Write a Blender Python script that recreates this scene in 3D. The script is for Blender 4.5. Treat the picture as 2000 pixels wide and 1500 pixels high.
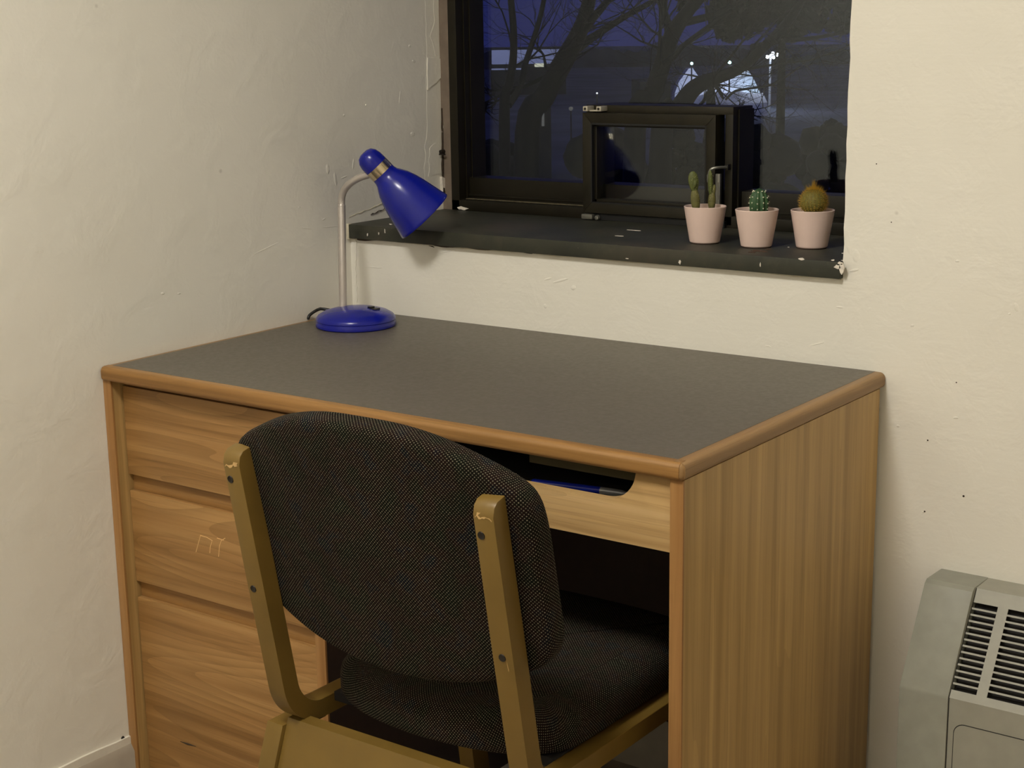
import bpy, bmesh, math, random
from mathutils import Vector, Matrix
random.seed(7)
for _o in list(bpy.data.objects): bpy.data.objects.remove(_o)
scene = bpy.context.scene
COL = scene.collection

# ------------------------------------------------------------------ camera
CAM = Vector((1.96598, -2.18471, 1.26591)); FPX = 3048.8
RI = Vector((0.80936957, 0.58710158, -0.01525192))
UP = Vector((-0.11655689, 0.18602823, 0.97560647))
FW = Vector((-0.57561739, 0.78784848, -0.21899632))
cd = bpy.data.cameras.new('camera'); cam = bpy.data.objects.new('camera', cd); COL.objects.link(cam)
cd.sensor_fit = 'HORIZONTAL'; cd.sensor_width = 36.0; cd.lens = FPX/2000*36
cd.clip_start = 0.05; cd.clip_end = 2000
cam.matrix_world = Matrix(((RI.x, UP.x, -FW.x, CAM.x), (RI.y, UP.y, -FW.y, CAM.y), (RI.z, UP.z, -FW.z, CAM.z), (0, 0, 0, 1)))
scene.camera = cam
# ------------------------------------------------------------------ night sky
w = bpy.data.worlds.new('night_sky'); scene.world = w; w.use_nodes = True
bg = w.node_tree.nodes['Background']; bg.inputs[0].default_value = (0.0115, 0.0150, 0.082, 1); bg.inputs[1].default_value = 1.0
# ------------------------------------------------------------------ exposure and the room's one ceiling lamp
LAMP_POS = Vector((0.84, -1.86, 2.5)); LAMP_STRENGTH = 75.0; LAMP_COL = (1.0, 0.968, 0.91)
scene.view_settings.view_transform = 'Standard'; scene.view_settings.look = 'None'
scene.view_settings.exposure = 0.0; scene.view_settings.gamma = 1.0; scene.view_settings.use_curve_mapping = False

def at(px, py, dep):     # photo pixel (2000x1500) at a depth in metres -> world point
    return CAM + (FW + RI*((px-1000)/FPX) - UP*((py-750)/FPX))*dep
def hit(px, py, ax, v):  # photo pixel on an axis plane -> world point
    d = FW*FPX + RI*(px-1000) - UP*(py-750); t = (v-CAM[ax])/d[ax]; return CAM + d*t

# ================================================================== materials
def nt(name):
    m = bpy.data.materials.new(name); m.use_nodes = True
    t = m.node_tree; return m, t, t.nodes['Principled BSDF']
def rgb(r, g, b):        # sRGB 0-255 -> linear
    f = lambda c: (c/255/12.92 if c/255 <= .04045 else ((c/255+.055)/1.055)**2.4)
    return (f(r), f(g), f(b), 1)
def N(t, typ, **kw):
    n = t.nodes.new(typ)
    for k, v in kw.items():
        if k in n.inputs.keys(): n.inputs[k].default_value = v
        else: setattr(n, k, v)
    return n
def L(t, a, b): t.links.new(a, b)
def mixc(t, fac, a, b, blend='MIX'):
    n = t.nodes.new('ShaderNodeMix'); n.data_type = 'RGBA'; n.blend_type = blend
    for sock, v in ((n.inputs[0], fac), (n.inputs[6], a), (n.inputs[7], b)):
        if hasattr(v, 'is_output'): L(t, v, sock)
        else: sock.default_value = v
    return n.outputs[2]
def math_(t, op, a, b=None, c=None):
    n = t.nodes.new('ShaderNodeMath'); n.operation = op
    for i, v in enumerate((a, b, c)):
        if v is None: continue
        if hasattr(v, 'is_output'): L(t, v, n.inputs[i])
        else: n.inputs[i].default_value = v
    return n.outputs[0]
def ramp(t, fac, stops):
    n = t.nodes.new('ShaderNodeValToRGB'); e = n.color_ramp.elements
    while len(e) < len(stops): e.new(.5)
    for i, (p, c) in enumerate(stops): e[i].position = p; e[i].color = c if len(c) == 4 else (*c, 1)
    L(t, fac, n.inputs[0]); return n.outputs[0]
def coords(t, scale, rnd=0.0, kind='Object'):
    tc = N(t, 'ShaderNodeTexCoord'); v = N(t, 'ShaderNodeVectorMath', operation='MULTIPLY')
    L(t, tc.outputs[kind], v.inputs[0]); v.inputs[1].default_value = scale
    if not rnd: return v.outputs[0]
    oi = N(t, 'ShaderNodeObjectInfo'); m = math_(t, 'MULTIPLY', oi.outputs['Random'], rnd)
    a = N(t, 'ShaderNodeVectorMath', operation='ADD'); L(t, v.outputs[0], a.inputs[0]); L(t, m, a.inputs[1]); return a.outputs[0]
def noise(t, vec, scale=1, detail=3, rough=.5, dist=0):
    n = N(t, 'ShaderNodeTexNoise'); n.inputs['Scale'].default_value = scale; n.inputs['Detail'].default_value = detail
    n.inputs['Roughness'].default_value = rough; n.inputs['Distortion'].default_value = dist
    L(t, vec, n.inputs['Vector']); return n.outputs[0]
def bump(t, bsdf, h, strength=.2, dist=.01):
    b = N(t, 'ShaderNodeBump'); b.inputs['Strength'].default_value = strength; b.inputs['Distance'].default_value = dist
    L(t, h, b.inputs['Height']); L(t, b.outputs[0], bsdf.inputs['Normal'])

def plain(name, col, rough=.5, metal=0, var=.12, scale=30, spec=.5, coat=0, bmp=0):
    m, t, b = nt(name); v = coords(t, (1, 1, 1), 13)
    n = noise(t, v, scale, 4)
    dark = tuple(c*(1-var) for c in col[:3])+(1,); lite = tuple(min(1, c*(1+var)) for c in col[:3])+(1,)
    L(t, ramp(t, n, [(.3, dark), (.7, lite)]), b.inputs['Base Color'])
    b.inputs['Roughness'].default_value = rough; b.inputs['Metallic'].default_value = metal
    b.inputs['Specular IOR Level'].default_value = spec; b.inputs['Coat Weight'].default_value = coat; b.inputs['Coat Roughness'].default_value = .08
    if bmp: bump(t, b, n, bmp, .002)
    return m
def emit(name, col, s):
    m, t, b = nt(name); b.inputs['Base Color'].default_value = (.02, .02, .02, 1)
    v = coords(t, (1, 1, 1)); n = noise(t, v, .8, 2)
    L(t, mixc(t, n, tuple(c*.75 for c in col)+(1,), tuple(col)+(1,)), b.inputs['Emission Color'])
    b.inputs['Emission Strength'].default_value = s; return m
def oak(name, axis, dark, mid, light, fig=1.0, bands=26, across=6.0, along=.9, rough=.42):
    m, t, b = nt(name)
    s = [across]*3; s[axis] = along
    v = coords(t, s, 31)
    n1 = noise(t, v, 1.0, 1.5, .45, .15)
    k = math_(t, 'MULTIPLY', n1, bands); fr = math_(t, 'FRACT', k)
    grow = math_(t, 'POWER', fr, 1.6)
    s2 = [330.]*3; s2[axis] = 7.; v2 = coords(t, s2, 17); pores = noise(t, v2, 1, 3, .6)
    s3 = [55.]*3; s3[axis] = 1.2; v3 = coords(t, s3, 23); streak = noise(t, v3, 1, 2)
    base = ramp(t, streak, [(.3, dark), (.5, mid), (.72, light)])
    c1 = mixc(t, math_(t, 'MULTIPLY', grow, .42*fig), base, tuple(c*.62 for c in dark[:3])+(1,))
    pf = ramp(t, pores, [(.53, (0, 0, 0)), (.68, (1, 1, 1))])
    c2 = mixc(t, math_(t, 'MULTIPLY', pf, .32), c1, tuple(c*.5 for c in dark[:3])+(1,))
    big = noise(t, coords(t, (1, 1, 1), 9), 3, 2)
    c3 = mixc(t, math_(t, 'MULTIPLY', big, .25), c2, mid)
    L(t, c3, b.inputs['Base Color']); b.inputs['Roughness'].default_value = rough
    b.inputs['Specular IOR Level'].default_value = .35
    bump(t, b, pores, .06, .001); return m

def wall_mat(name, base, stain):
    m, t, b = nt(name); v = coords(t, (1, 1, 1))
    big = noise(t, v, 2.2, 4, .55); mid = noise(t, v, 14, 4, .6, .4); fine = noise(t, v, 160, 3, .6)
    brush = noise(t, coords(t, (12, 12, 90)), 1, 3, .6)
    c = mixc(t, ramp(t, big, [(.35, (0, 0, 0)), (.75, (.5, .5, .5))]), base, stain)
    spk = N(t, 'ShaderNodeTexVoronoi'); spk.inputs['Scale'].default_value = 6.5; L(t, v, spk.inputs['Vector'])
    sm = ramp(t, spk.outputs['Distance'], [(.012, (1, 1, 1)), (.03, (0, 0, 0))])
    c = mixc(t, math_(t, 'MULTIPLY', sm, .28), c, rgb(110, 95, 75))
    L(t, c, b.inputs['Base Color']); b.inputs['Roughness'].default_value = .62; b.inputs['Specular IOR Level'].default_value = .3
    lump = ramp(t, mid, [(.45, (0, 0, 0)), (.62, (.6, .6, .6)), (.7, (1, 1, 1))])
    h = math_(t, 'ADD', math_(t, 'MULTIPLY', lump, .55), math_(t, 'ADD', math_(t, 'MULTIPLY', fine, .13), math_(t, 'MULTIPLY', brush, .22)))
    h = math_(t, 'ADD', h, math_(t, 'MULTIPLY', big, 1.4))
    bump(t, b, h, .27, .0045); return m

def fabric_mat():
    m, t, b = nt('tweed_fabric'); tc = N(t, 'ShaderNodeTexCoord')
    sep = N(t, 'ShaderNodeSeparateXYZ'); L(t, tc.outputs['UV'], sep.inputs[0])
    k = 2*math.pi/.0046
    sx = math_(t, 'SINE', math_(t, 'MULTIPLY', sep.outputs[0], k)); sy = math_(t, 'SINE', math_(t, 'MULTIPLY', sep.outputs[1], k))
    dots = math_(t, 'MULTIPLY', sx, sy)
    hue = noise(t, tc.outputs['UV'], 26, 3, .6); hue2 = noise(t, tc.outputs['UV'], 9, 2); sp = noise(t, tc.outputs['UV'], 420, 2)
    yarn = ramp(t, hue, [(.3, (.0040, .0055, .0025)), (.45, (.0055, .0040, .002)), (.55, (.010, .0037, .0025)), (.66, (.0033, .0042, .0065)), (.75, (.0048, .0063, .003))])
    lite = ramp(t, sp, [(.3, rgb(90, 86, 70)), (.7, rgb(176, 168, 144))])
    f = ramp(t, dots, [(.40, (0, 0, 0)), (.78, (1, 1, 1))])
    c = mixc(t, math_(t, 'MULTIPLY', f, math_(t, 'ADD', math_(t, 'MULTIPLY', hue2, .5), .30)), yarn, lite)
    L(t, c, b.inputs['Base Color']); b.inputs['Roughness'].default_value = .95; b.inputs['Specular IOR Level'].default_value = .1
    b.inputs['Sheen Weight'].default_value = 0.0
    bump(t, b, dots, .35, .0012); return m

def glass_mat(name='window_glass', tint=(1, 1, 1, 1)):
    m, t, b = nt(name); t.nodes.remove(b); out = t.nodes['Material Output']
    tr = N(t, 'ShaderNodeBsdfTransparent'); gl = N(t, 'ShaderNodeBsdfGlossy'); gl.inputs['Roughness'].default_value = .02; gl.inputs['Color'].default_value = (.84, .93, 1.0, 1)
    tr.inputs[0].default_value = tint
    df = N(t, 'ShaderNodeBsdfDiffuse'); df.inputs[0].default_value = (.5, .5, .48, 1)
    v = coords(t, (1, 1, 1)); d1 = noise(t, v, 5, 4, .6)
    sm = N(t, 'ShaderNodeTexVoronoi'); sm.inputs['Scale'].default_value = 34; L(t, v, sm.inputs['Vector'])
    spot = ramp(t, sm.outputs['Distance'], [(.02, (.18, .18, .18)), (.05, (0, 0, 0))])
    dirt = math_(t, 'ADD', math_(t, 'MULTIPLY', d1, .001), math_(t, 'MULTIPLY', spot, .3))
    m1 = N(t, 'ShaderNodeMixShader'); m1.inputs[0].default_value = .037; L(t, tr.outputs[0], m1.inputs[1]); L(t, gl.outputs[0], m1.inputs[2])
    m2 = N(t, 'ShaderNodeMixShader'); L(t, dirt, m2.inputs[0]); L(t, m1.outputs[0], m2.inputs[1]); L(t, df.outputs[0], m2.inputs[2])
    L(t, m2.outputs[0], out.inputs[0]); return m

OD, OM, OL = rgb(131, 95, 51), rgb(160, 120, 71), rgb(176, 137, 85)
M = dict(
    wall=wall_mat('cream_paint', rgb(235, 231, 219), rgb(224, 219, 205)),
    wall2=wall_mat('cream_paint_left', rgb(235, 231, 219), rgb(224, 219, 205)),
    flake=plain('paint_flake', rgb(226, 220, 205), .6, var=.06, bmp=.3),
    crack=plain('old_dirt', rgb(58, 46, 32), .9, var=.4, scale=120),
    caulk=plain('caulk', rgb(205, 196, 172), .7, var=.15, scale=90, bmp=.4),
    ceil=plain('ceiling_paint', rgb(225, 220, 208), .8, var=.03),
    floor=plain('floor_vinyl', rgb(154, 141, 125), .5, var=.2, scale=25),
    base=plain('baseboard_vinyl', rgb(168, 158, 142), .5, var=.05),
    sill=None, frame=plain('bronze_aluminium', rgb(30, 26, 15), .45, .25, var=.18, scale=18, spec=.4),
    frame2=plain('bronze_aluminium_worn', rgb(34, 30, 18), .45, .25, var=.22, scale=30, spec=.4),
    gasket=plain('black_gasket_and_gap_shade', rgb(14, 14, 13), .6, var=.2),
    brownstrip=plain('brown_strip', rgb(118, 104, 90), .7, var=.15),
    glass=glass_mat(), bracket=plain('dull_white_metal', rgb(190, 184, 165), .45, .3),
    handle=plain('grey_cast_metal', rgb(128, 126, 116), .4, .6), chip=plain('white_chips', rgb(225, 216, 202), .7, var=.12, scale=200),
    oakx=oak('oak_drawer', 0, OD, OM, OL, 1.0), oakx2=oak('oak_edge_band', 0, rgb(127, 91, 47), rgb(150, 110, 61), rgb(162, 122, 73), .5, 10, 30, 1.5),
    oaky=oak('oak_side_band', 1, rgb(128, 98, 61), rgb(149, 115, 74), rgb(162, 128, 85), .4, 10, 30, 1.5),
    oakz=oak('oak_side_panel', 2, rgb(156, 124, 74), rgb(178, 145, 91), rgb(195, 160, 104), .55, 8, 14, .5),
    oakz2=oak('oak_panel_edge', 2, rgb(142, 100, 55), rgb(162, 120, 71), rgb(172, 130, 81), .3, 8, 30, 1.2),
    oakpale=oak('oak_pencil_drawer', 0, rgb(169, 134, 85), rgb(197, 162, 109), rgb(212, 180, 130), .6, 12, 16, .9),
    lam=None, scratch=plain('bare_wood_scratch', rgb(226, 186, 128), .7),
    beech=plain('lacquered_beech', rgb(111, 87, 37), .42, var=.09, scale=14, spec=.4),
    screw=plain('dark_screw', rgb(34, 28, 22), .4, .4), bare=plain('bare_chipped_wood', rgb(180, 146, 93), .7),
    fabric=fabric_mat(), blue=plain('blue_enamel', rgb(9, 21, 134), .26, var=.04, spec=.4, coat=.12),
    blue_in=plain('white_enamel', rgb(220, 220, 215), .4), stem=plain('satin_nickel', rgb(186, 178, 170), .38, .45, var=.06),
    chrome=plain('polished_steel', rgb(205, 192, 165), .16, 1.0, var=.05), black=plain('black_plastic', rgb(16, 15, 15), .35, var=.2),
    cord=plain('black_cord', rgb(18, 17, 16), .5), pot=plain('pink_ceramic', rgb(232, 206, 194), .42, var=.03, spec=.4),
    soil=plain('dry_soil', rgb(74, 52, 38), .95, var=.4, scale=400, bmp=.8), saucer=plain('dark_base', rgb(52, 34, 26), .7),
    pear=plain('pear_cactus_skin', rgb(81, 88, 36), .6, var=.25, scale=160, bmp=.4), pear2=plain('pear_cactus_pale', rgb(96, 93, 47), .65, var=.25, scale=160, bmp=.4),
    globe=plain('globe_cactus_skin', rgb(52, 84, 48), .55, var=.2, scale=90), areole=plain('white_wool', rgb(224, 220, 196), .9),
    spine=plain('pale_spine', rgb(206, 196, 150), .7), barrel=plain('barrel_cactus_skin', rgb(112, 104, 42), .7, var=.3, scale=200), gold=plain('golden_spine', rgb(186, 146, 44), .6, var=.3),
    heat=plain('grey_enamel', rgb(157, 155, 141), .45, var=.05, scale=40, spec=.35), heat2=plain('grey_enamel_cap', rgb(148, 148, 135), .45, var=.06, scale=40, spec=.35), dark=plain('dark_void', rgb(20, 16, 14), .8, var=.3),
    penblue=plain('pen_blue', rgb(20, 40, 170), .3), pensil=plain('pen_grey', rgb(170, 172, 176), .35, .5), paper=plain('olive_card', rgb(85, 79, 53), .7),
    bark=plain('bark', (.012, .011, .010, 1), .95, var=.3, scale=3), leaf=plain('night_foliage', (.010, .012, .009, 1), .95, var=.4, scale=2),
    ground=plain('night_snow', (.10, .11, .16, 1), .95, var=.3, scale=.1), bldg=plain('dim_concrete', (.045, .045, .055, 1), .9), snow=plain('pale_cladding', (.62, .63, .7, 1), .8, var=.12, scale=.5),
    pole=plain('galvanised_pole', (.5, .52, .56, 1), .5, .2))
def sill_mat():
    m, t, b = nt('green_black_slate'); v = coords(t, (1, 1, 1))
    a = noise(t, v, 9, 5, .6, .3); c = noise(t, v, 60, 4, .65)
    col = ramp(t, a, [(.3, rgb(41, 42, 36)), (.5, rgb(53, 54, 44)), (.68, rgb(67, 62, 51))])
    col = mixc(t, ramp(t, c, [(.55, (0, 0, 0)), (.8, (.35, .35, .35))]), col, rgb(84, 78, 64))
    st = N(t, 'ShaderNodeTexVoronoi'); st.inputs['Scale'].default_value = 42; L(t, v, st.inputs['Vector'])
    col = mixc(t, ramp(t, st.outputs['Distance'], [(.02, (.6, .6, .6)), (.045, (0, 0, 0))]), col, rgb(124, 117, 100))
    L(t, col, b.inputs['Base Color']); b.inputs['Roughness'].default_value = .5; b.inputs['Specular IOR Level'].default_value = .35
    bump(t, b, c, .2, .002); return m
M['sill'] = sill_mat(); M['dirt'] = plain('ledge_dirt', rgb(92, 84, 62), .9, var=.4, scale=150)
def laminate():
    m, t, b = nt('grey_laminate'); v = coords(t, (1, 1, 1))
    f = noise(t, v, 900, 2, .7); g = noise(t, v, 4, 4); s = noise(t, v, 140, 3)
    col = ramp(t, f, [(.35, rgb(85, 79, 69)), (.65, rgb(99, 92, 81))])
    col = mixc(t, math_(t, 'MULTIPLY', g, .3), col, rgb(96, 88, 74))
    L(t, col, b.inputs['Base Color']); L(t, ramp(t, s, [(.3, (.40,)*3), (.7, (.48,)*3)]), b.inputs['Roughness'])
    b.inputs['Specular IOR Level'].default_value = .45; bump(t, b, f, .03, .0005); return m
M['lam'] = laminate(); M['knee_shade'] = plain('knee_shade_brown', rgb(44, 28, 18), .7, var=.15, scale=60)  # knee-space shade painted into the divider and back panel as darker brown

# ================================================================== mesh helpers
def bx(bm, lo, hi, bev=0, seg=2):
    lo = Vector(lo); hi = Vector(hi)
    vs = [bm.verts.new((x, y, z)) for x in (lo.x, hi.x) for y in (lo.y, hi.y) for z in (lo.z, hi.z)]
    fs = [bm.faces.new([vs[i] for i in q]) for q in ((0, 1, 3, 2), (4, 6, 7, 5), (0, 4, 5, 1), (2, 3, 7, 6), (0, 2, 6, 4), (1, 5, 7, 3))]
    if bev:
        es = list({e for f in fs for e in f.edges})
        bmesh.ops.bevel(bm, geom=es, offset=bev, segments=seg, profile=.6, affect='EDGES')
    return bm
def new(): return bmesh.new()
def box(lo, hi, bev=0, seg=2): return bx(new(), lo, hi, bev, seg)
def prism(bm, pts, axis, a, b, bev=0, seg=2):
    """polygon pts (2D in the other two axes, cyclic order) extruded from a to b along axis"""
    def mk(p, d):
        v = [0, 0, 0]; o = [i for i in range(3) if i != axis]; v[axis] = d; v[o[0]] = p[0]; v[o[1]] = p[1]; return bm.verts.new(v)
    A = [mk(p, a) for p in pts]; B = [mk(p, b) for p in pts]; n = len(pts)
    fs = [bm.faces.new(A), bm.faces.new(B[::-1])] + [bm.faces.new((A[i], B[i], B[(i+1) % n], A[(i+1) % n])) for i in range(n)]
    if bev:
        es = {e for f in fs[:2] for e in f.edges}
        bmesh.ops.bevel(bm, geom=list(es), offset=bev, segments=seg, profile=.6, affect='EDGES')
    return bm
def tube(bm, path, rad, n=10, cap=True):
    path = [Vector(p) for p in path]; R = rad if isinstance(rad, (list, tuple)) else [rad]*len(path)
    rings = []; t0 = (path[1]-path[0]).normalized(); u = t0.orthogonal().normalized()
    for i, p in enumerate(path):
        t = (path[min(i+1, len(path)-1)] - path[max(i-1, 0)]).normalized()
        u = (u - t*u.dot(t)).normalized(); v = t.cross(u)
        rings.append([bm.verts.new(p + (u*math.cos(2*math.pi*k/n) + v*math.sin(2*math.pi*k/n))*R[i]) for k in range(n)])
    for a, b in zip(rings, rings[1:]):
        for k in range(n): bm.faces.new((a[k], a[(k+1) % n], b[(k+1) % n], b[k]))
    if cap: bm.faces.new(rings[0][::-1]); bm.faces.new(rings[-1])
    return bm
def lathe(bm, prof, n=32, o=(0, 0, 0), ax=(0, 0, 1), close=False):
    """prof: (radius, height) pairs about axis ax at o"""
    o = Vector(o); ax = Vector(ax).normalized(); u = ax.orthogonal().normalized(); v = ax.cross(u); rings = []
    for r, h in prof:
        if r < 1e-6: rings.append([bm.verts.new(o+ax*h)])
        else: rings.append([bm.verts.new(o+ax*h+(u*math.cos(2*math.pi*k/n)+v*math.sin(2*math.pi*k/n))*r) for k in range(n)])
    pr = list(zip(rings, rings[1:])) + ([(rings[-1], rings[0])] if close else [])
    for a, b in pr:
        if len(a) == 1 and len(b) == 1: continue
        for k in range(n):
            k2 = (k+1) % n
            if len(a) == 1: bm.faces.new((a[0], b[k2], b[k]))
            elif len(b) == 1: bm.faces.new((a[k], a[k2], b[0]))
            else: bm.faces.new((a[k], a[k2], b[k2], b[k]))
    return bm
def smooth_path(pts, sub=6):
    pts = [Vector(p) for p in pts]; out = []
    for i in range(len(pts)-1):
        p0, p1, p2, p3 = pts[max(i-1, 0)], pts[i], pts[i+1], pts[min(i+2, len(pts)-1)]
        for k in range(sub):
            s = k/sub
            out.append(.5*((2*p1)+(p2-p0)*s+(2*p0-5*p1+4*p2-p3)*s*s+(3*p1-p0-3*p2+p3)*s**3))
    return out+[pts[-1]]
def obj(name, bm, mat, parent=None, org=None, ang=35, fix=True):
    if fix: bmesh.ops.recalc_face_normals(bm, faces=bm.faces[:])
    me = bpy.data.meshes.new(name)
    if org is None and parent is not None and parent.get('_o') is not None: org = parent['_o']
    if org is not None: bmesh.ops.translate(bm, verts=bm.verts[:], vec=-Vector(org))
    bm.to_mesh(me); bm.free(); me.materials.append(mat if not isinstance(mat, str) else M[mat])
    for p in me.polygons: p.use_smooth = True
    me.set_sharp_from_angle(angle=math.radians(ang))
    o = bpy.data.objects.new(name, me); COL.objects.link(o)
    if parent is not None: o.parent = parent
    elif org is not None: o.location = org
    return o
ORG = {}
def thing(name, label, cat, loc=(0, 0, 0), group=None, kind=None):
    o = bpy.data.objects.new(name, None); COL.objects.link(o); o.location = loc; o.empty_display_size = .05
    if label: o['label'] = label
    if cat: o['category'] = cat
    if group: o['group'] = group
    if kind: o['kind'] = kind
    ORG[o] = Vector(loc); return o
def part(th, name, bm, mat, ang=35, label=None, kind=None, fix=True):
    """part (or sub-part: th may be a part made by this function) built in world coordinates"""
    o = obj(name, bm, mat, None, ORG[th], ang, fix); o.location = (0, 0, 0); o.parent = th; ORG[o] = ORG[th]
    if label: o['label'] = label
    if kind: o['kind'] = kind
    return o
def tag(o, label=None, cat=None, group=None, kind=None):
    for k, v in (('label', label), ('category', cat), ('group', group), ('kind', kind)):
        if v: o[k] = v
    return o
def copy_part(src, parent, off):
    c = src.copy(); COL.objects.link(c); c.parent = parent; c.location = src.location + Vector(off); ORG[c] = ORG[parent]; return c
def ragged(bm, pts, axis, a, b):     # thin irregular chip: polygon extruded a little
    return prism(bm, pts, axis, a, b)
def blob(cx, cy, rx, ry, n=11, j=.35):
    return [(cx+rx*math.cos(2*math.pi*k/n)*(1+random.uniform(-j, j)), cy+ry*math.sin(2*math.pi*k/n)*(1+random.uniform(-j, j))) for k in range(n)]

# ================================================================== room shell
RX, RY, RZ = 2.9, -3.15, 2.55
SZ = .923          # sill top
WX = .993          # right jamb of the window recess
WT = 2.05          # recess head
tag(obj('floor', box((-.2, RY-.2, -.2), (RX+.2, .36, 0)), 'floor'), 'dark grey-brown vinyl floor of the room', kind='structure')
tag(obj('ceiling', box((-.2, RY-.2, RZ), (RX+.2, .36, RZ+.2)), 'ceil'), 'white painted ceiling of the room', kind='structure')
wl = tag(obj('wall_left', box((-.2, RY-.2, 0), (0, .36, RZ)), 'wall2'), 'cream painted wall running into the window recess', kind='structure')
bm = new(); bx(bm, (0, 0, 0), (RX+.2, .36, SZ-.0245)); bx(bm, (0, 0, WT), (RX+.2, .36, RZ))
# right of the recess, with a slightly wavy plaster arris
zs = [SZ-.0245 + (WT-SZ+.0245)*k/46 for k in range(47)]
edge = [(WX+random.uniform(-.0015, .0012), z) for z in zs]
prism(bm, edge + [(RX+.2, zs[-1]), (RX+.2, zs[0])], 1, 0, .36)
wb = tag(obj('wall_back', bm, 'wall', ang=20), 'cream painted wall below and beside the window', kind='structure')
tag(obj('wall_right', box((RX, RY-.2, 0), (RX+.2, 0, RZ)), 'wall'), 'cream painted side wall behind the camera side', kind='structure')
tag(obj('wall_front', box((0, RY-.2, 0), (RX, RY, RZ)), 'wall'), 'cream painted end wall facing the window', kind='structure')
ORG[wl] = Vector(); ORG[wb] = Vector()
# baseboards
bm = new(); prism(bm, [(0, 0), (.012, 0), (.012, .098), (.004, .111), (0, .111)], 1, RY, -.0005)
tag(obj('baseboard_left', bm, 'base'), 'grey painted baseboard along the left wall', kind='structure')
bm = new(); prism(bm, [(-.011, 0), (0, 0), (0, .106), (-.004, .106), (-.011, .096)], 0, .012, RX)
tag(obj('baseboard_back', bm, 'base'), 'grey painted baseboard under the window wall', kind='structure')
# the thick lip of old paint above the left baseboard, with a nail hole
bm = new(); pts = [(-1.6, .108)]
for k in range(30):
    y = -1.6+k*(1.6-.6+.0)/29; pts.append((y, .1235+random.uniform(-.0015, .0015)))
pts += [(-.6, .108)]
prism(bm, pts, 0, 0, .0045); part(wl, 'paint_lip', bm, 'flake')
part(wl, 'nail_hole', lathe(new(), [(0, .0012), (.0032, .0012), (.0035, 0)], 10, (.0002, -.6162, .1235), (1, 0, 0)), 'black')

# peeling plaster strip beside the frame (left wall, in the recess)
def wallpatch(pix, th, name='plaster_flake', mat='wall2', x0=-.0005):
    pts = [hit(px, py, 0, 0) for px, py in pix]
    return part(wl, name, prism(new(), [(p.y, p.z) for p in pts], 0, x0, th), mat, 25)
def jag(p, q, n, j):
    return [(p[0]+(q[0]-p[0])*k/n+random.uniform(-j, j), p[1]+(q[1]-p[1])*k/n+random.uniform(-j, j)) for k in range(n)]
wallpatch(jag((829, -40), (833, 118), 9, 1.2)+jag((833, 118), (834, 240), 7, 1.5)+jag((834, 240), (828, 330), 6, 2.5)+jag((828, 330), (832, 362), 3, 1.5)+jag((832, 362), (862, 340), 4, 2)+jag((862, 340), (858, 110), 12, 1)+jag((858, 110), (856, -40), 8, .8), .0004)
wallpatch(jag((834, 113), (860, 114), 5, .7)+jag((860, 114), (861, 152), 3, .7)+jag((861, 152), (834, 175), 5, 1)+jag((834, 175), (833, 113), 4, .8), .0017)
wallpatch(jag((845, -30), (848, 40), 5, 1)+jag((848, 40), (840, 70), 4, 1)+jag((840, 70), (850, 110), 4, 1)+jag((850, 110), (857, 108), 2, .5)+jag((857, 108), (855, -30), 6, .6), .0008)
wallpatch(jag((838, 290), (850, 280), 3, 1)+jag((850, 280), (862, 300), 4, 1)+jag((862, 300), (861, 338), 4, 1)+jag((861, 338), (836, 345), 4, 1)+jag((836, 345), (838, 290), 5, 1.5), .0009)
wallpatch([(861, 150), (866, 165), (867, 190), (869, 215), (866, 240), (865, 258), (862, 250), (862, 200)], .005, 'paint_curl', 'chip')
wallpatch([(859, 345), (866, 348), (866, 372), (861, 374)], .006, 'paint_curl', 'chip')
wallpatch([(861, 366), (864, 367), (865, 378), (861, 377)], .0065, 'paint_hole', 'crack')
wallpatch(jag((860, 110), (862, 250), 8, .6)+jag((862, 250), (862, 345), 6, .8)+jag((863.5, 345), (863, 250), 6, .6)+jag((861.5, 250), (861.2, 110), 8, .4), .0045, 'crack', 'crack')
# lumps and ridges of old plaster near the corner
for px, py, a, b in ((645, 443, 30, 1.6), (600, 446, 22, 1.1), (520, 485, 45, 1.0), (640, 330, 6, 22), (655, 350, 5, 30), (690, 320, 3, 24), (672, 346, 12, 3), (781, 190, 2.5, 28), (672, 225, 4, 5), (318, 573, 5, 5), (350, 573, 5, 3), (585, 405, 4, 3), (633, 428, 6, 4), (715, 205, 3, 5), (808, 120, 7, 7), (800, 90, 5, 6), (806, 262, 9, 10)):
    c = hit(px, py, 0, 0); ry = a/FPX*2.85/.587; rz = b/FPX*2.85
    bmx = new(); bmesh.ops.create_icosphere(bmx, subdivisions=2, radius=1, matrix=Matrix.Diagonal((.0006, ry*.5, rz*.5, 1)))
    rot = Matrix.Rotation(random.uniform(-.25, .25), 4, 'X'); bmesh.ops.transform(bmx, matrix=Matrix.Translation(c) @ rot, verts=bmx.verts[:])
    part(wl, 'plaster_lump', bmx, 'wall2', 60)
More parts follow.
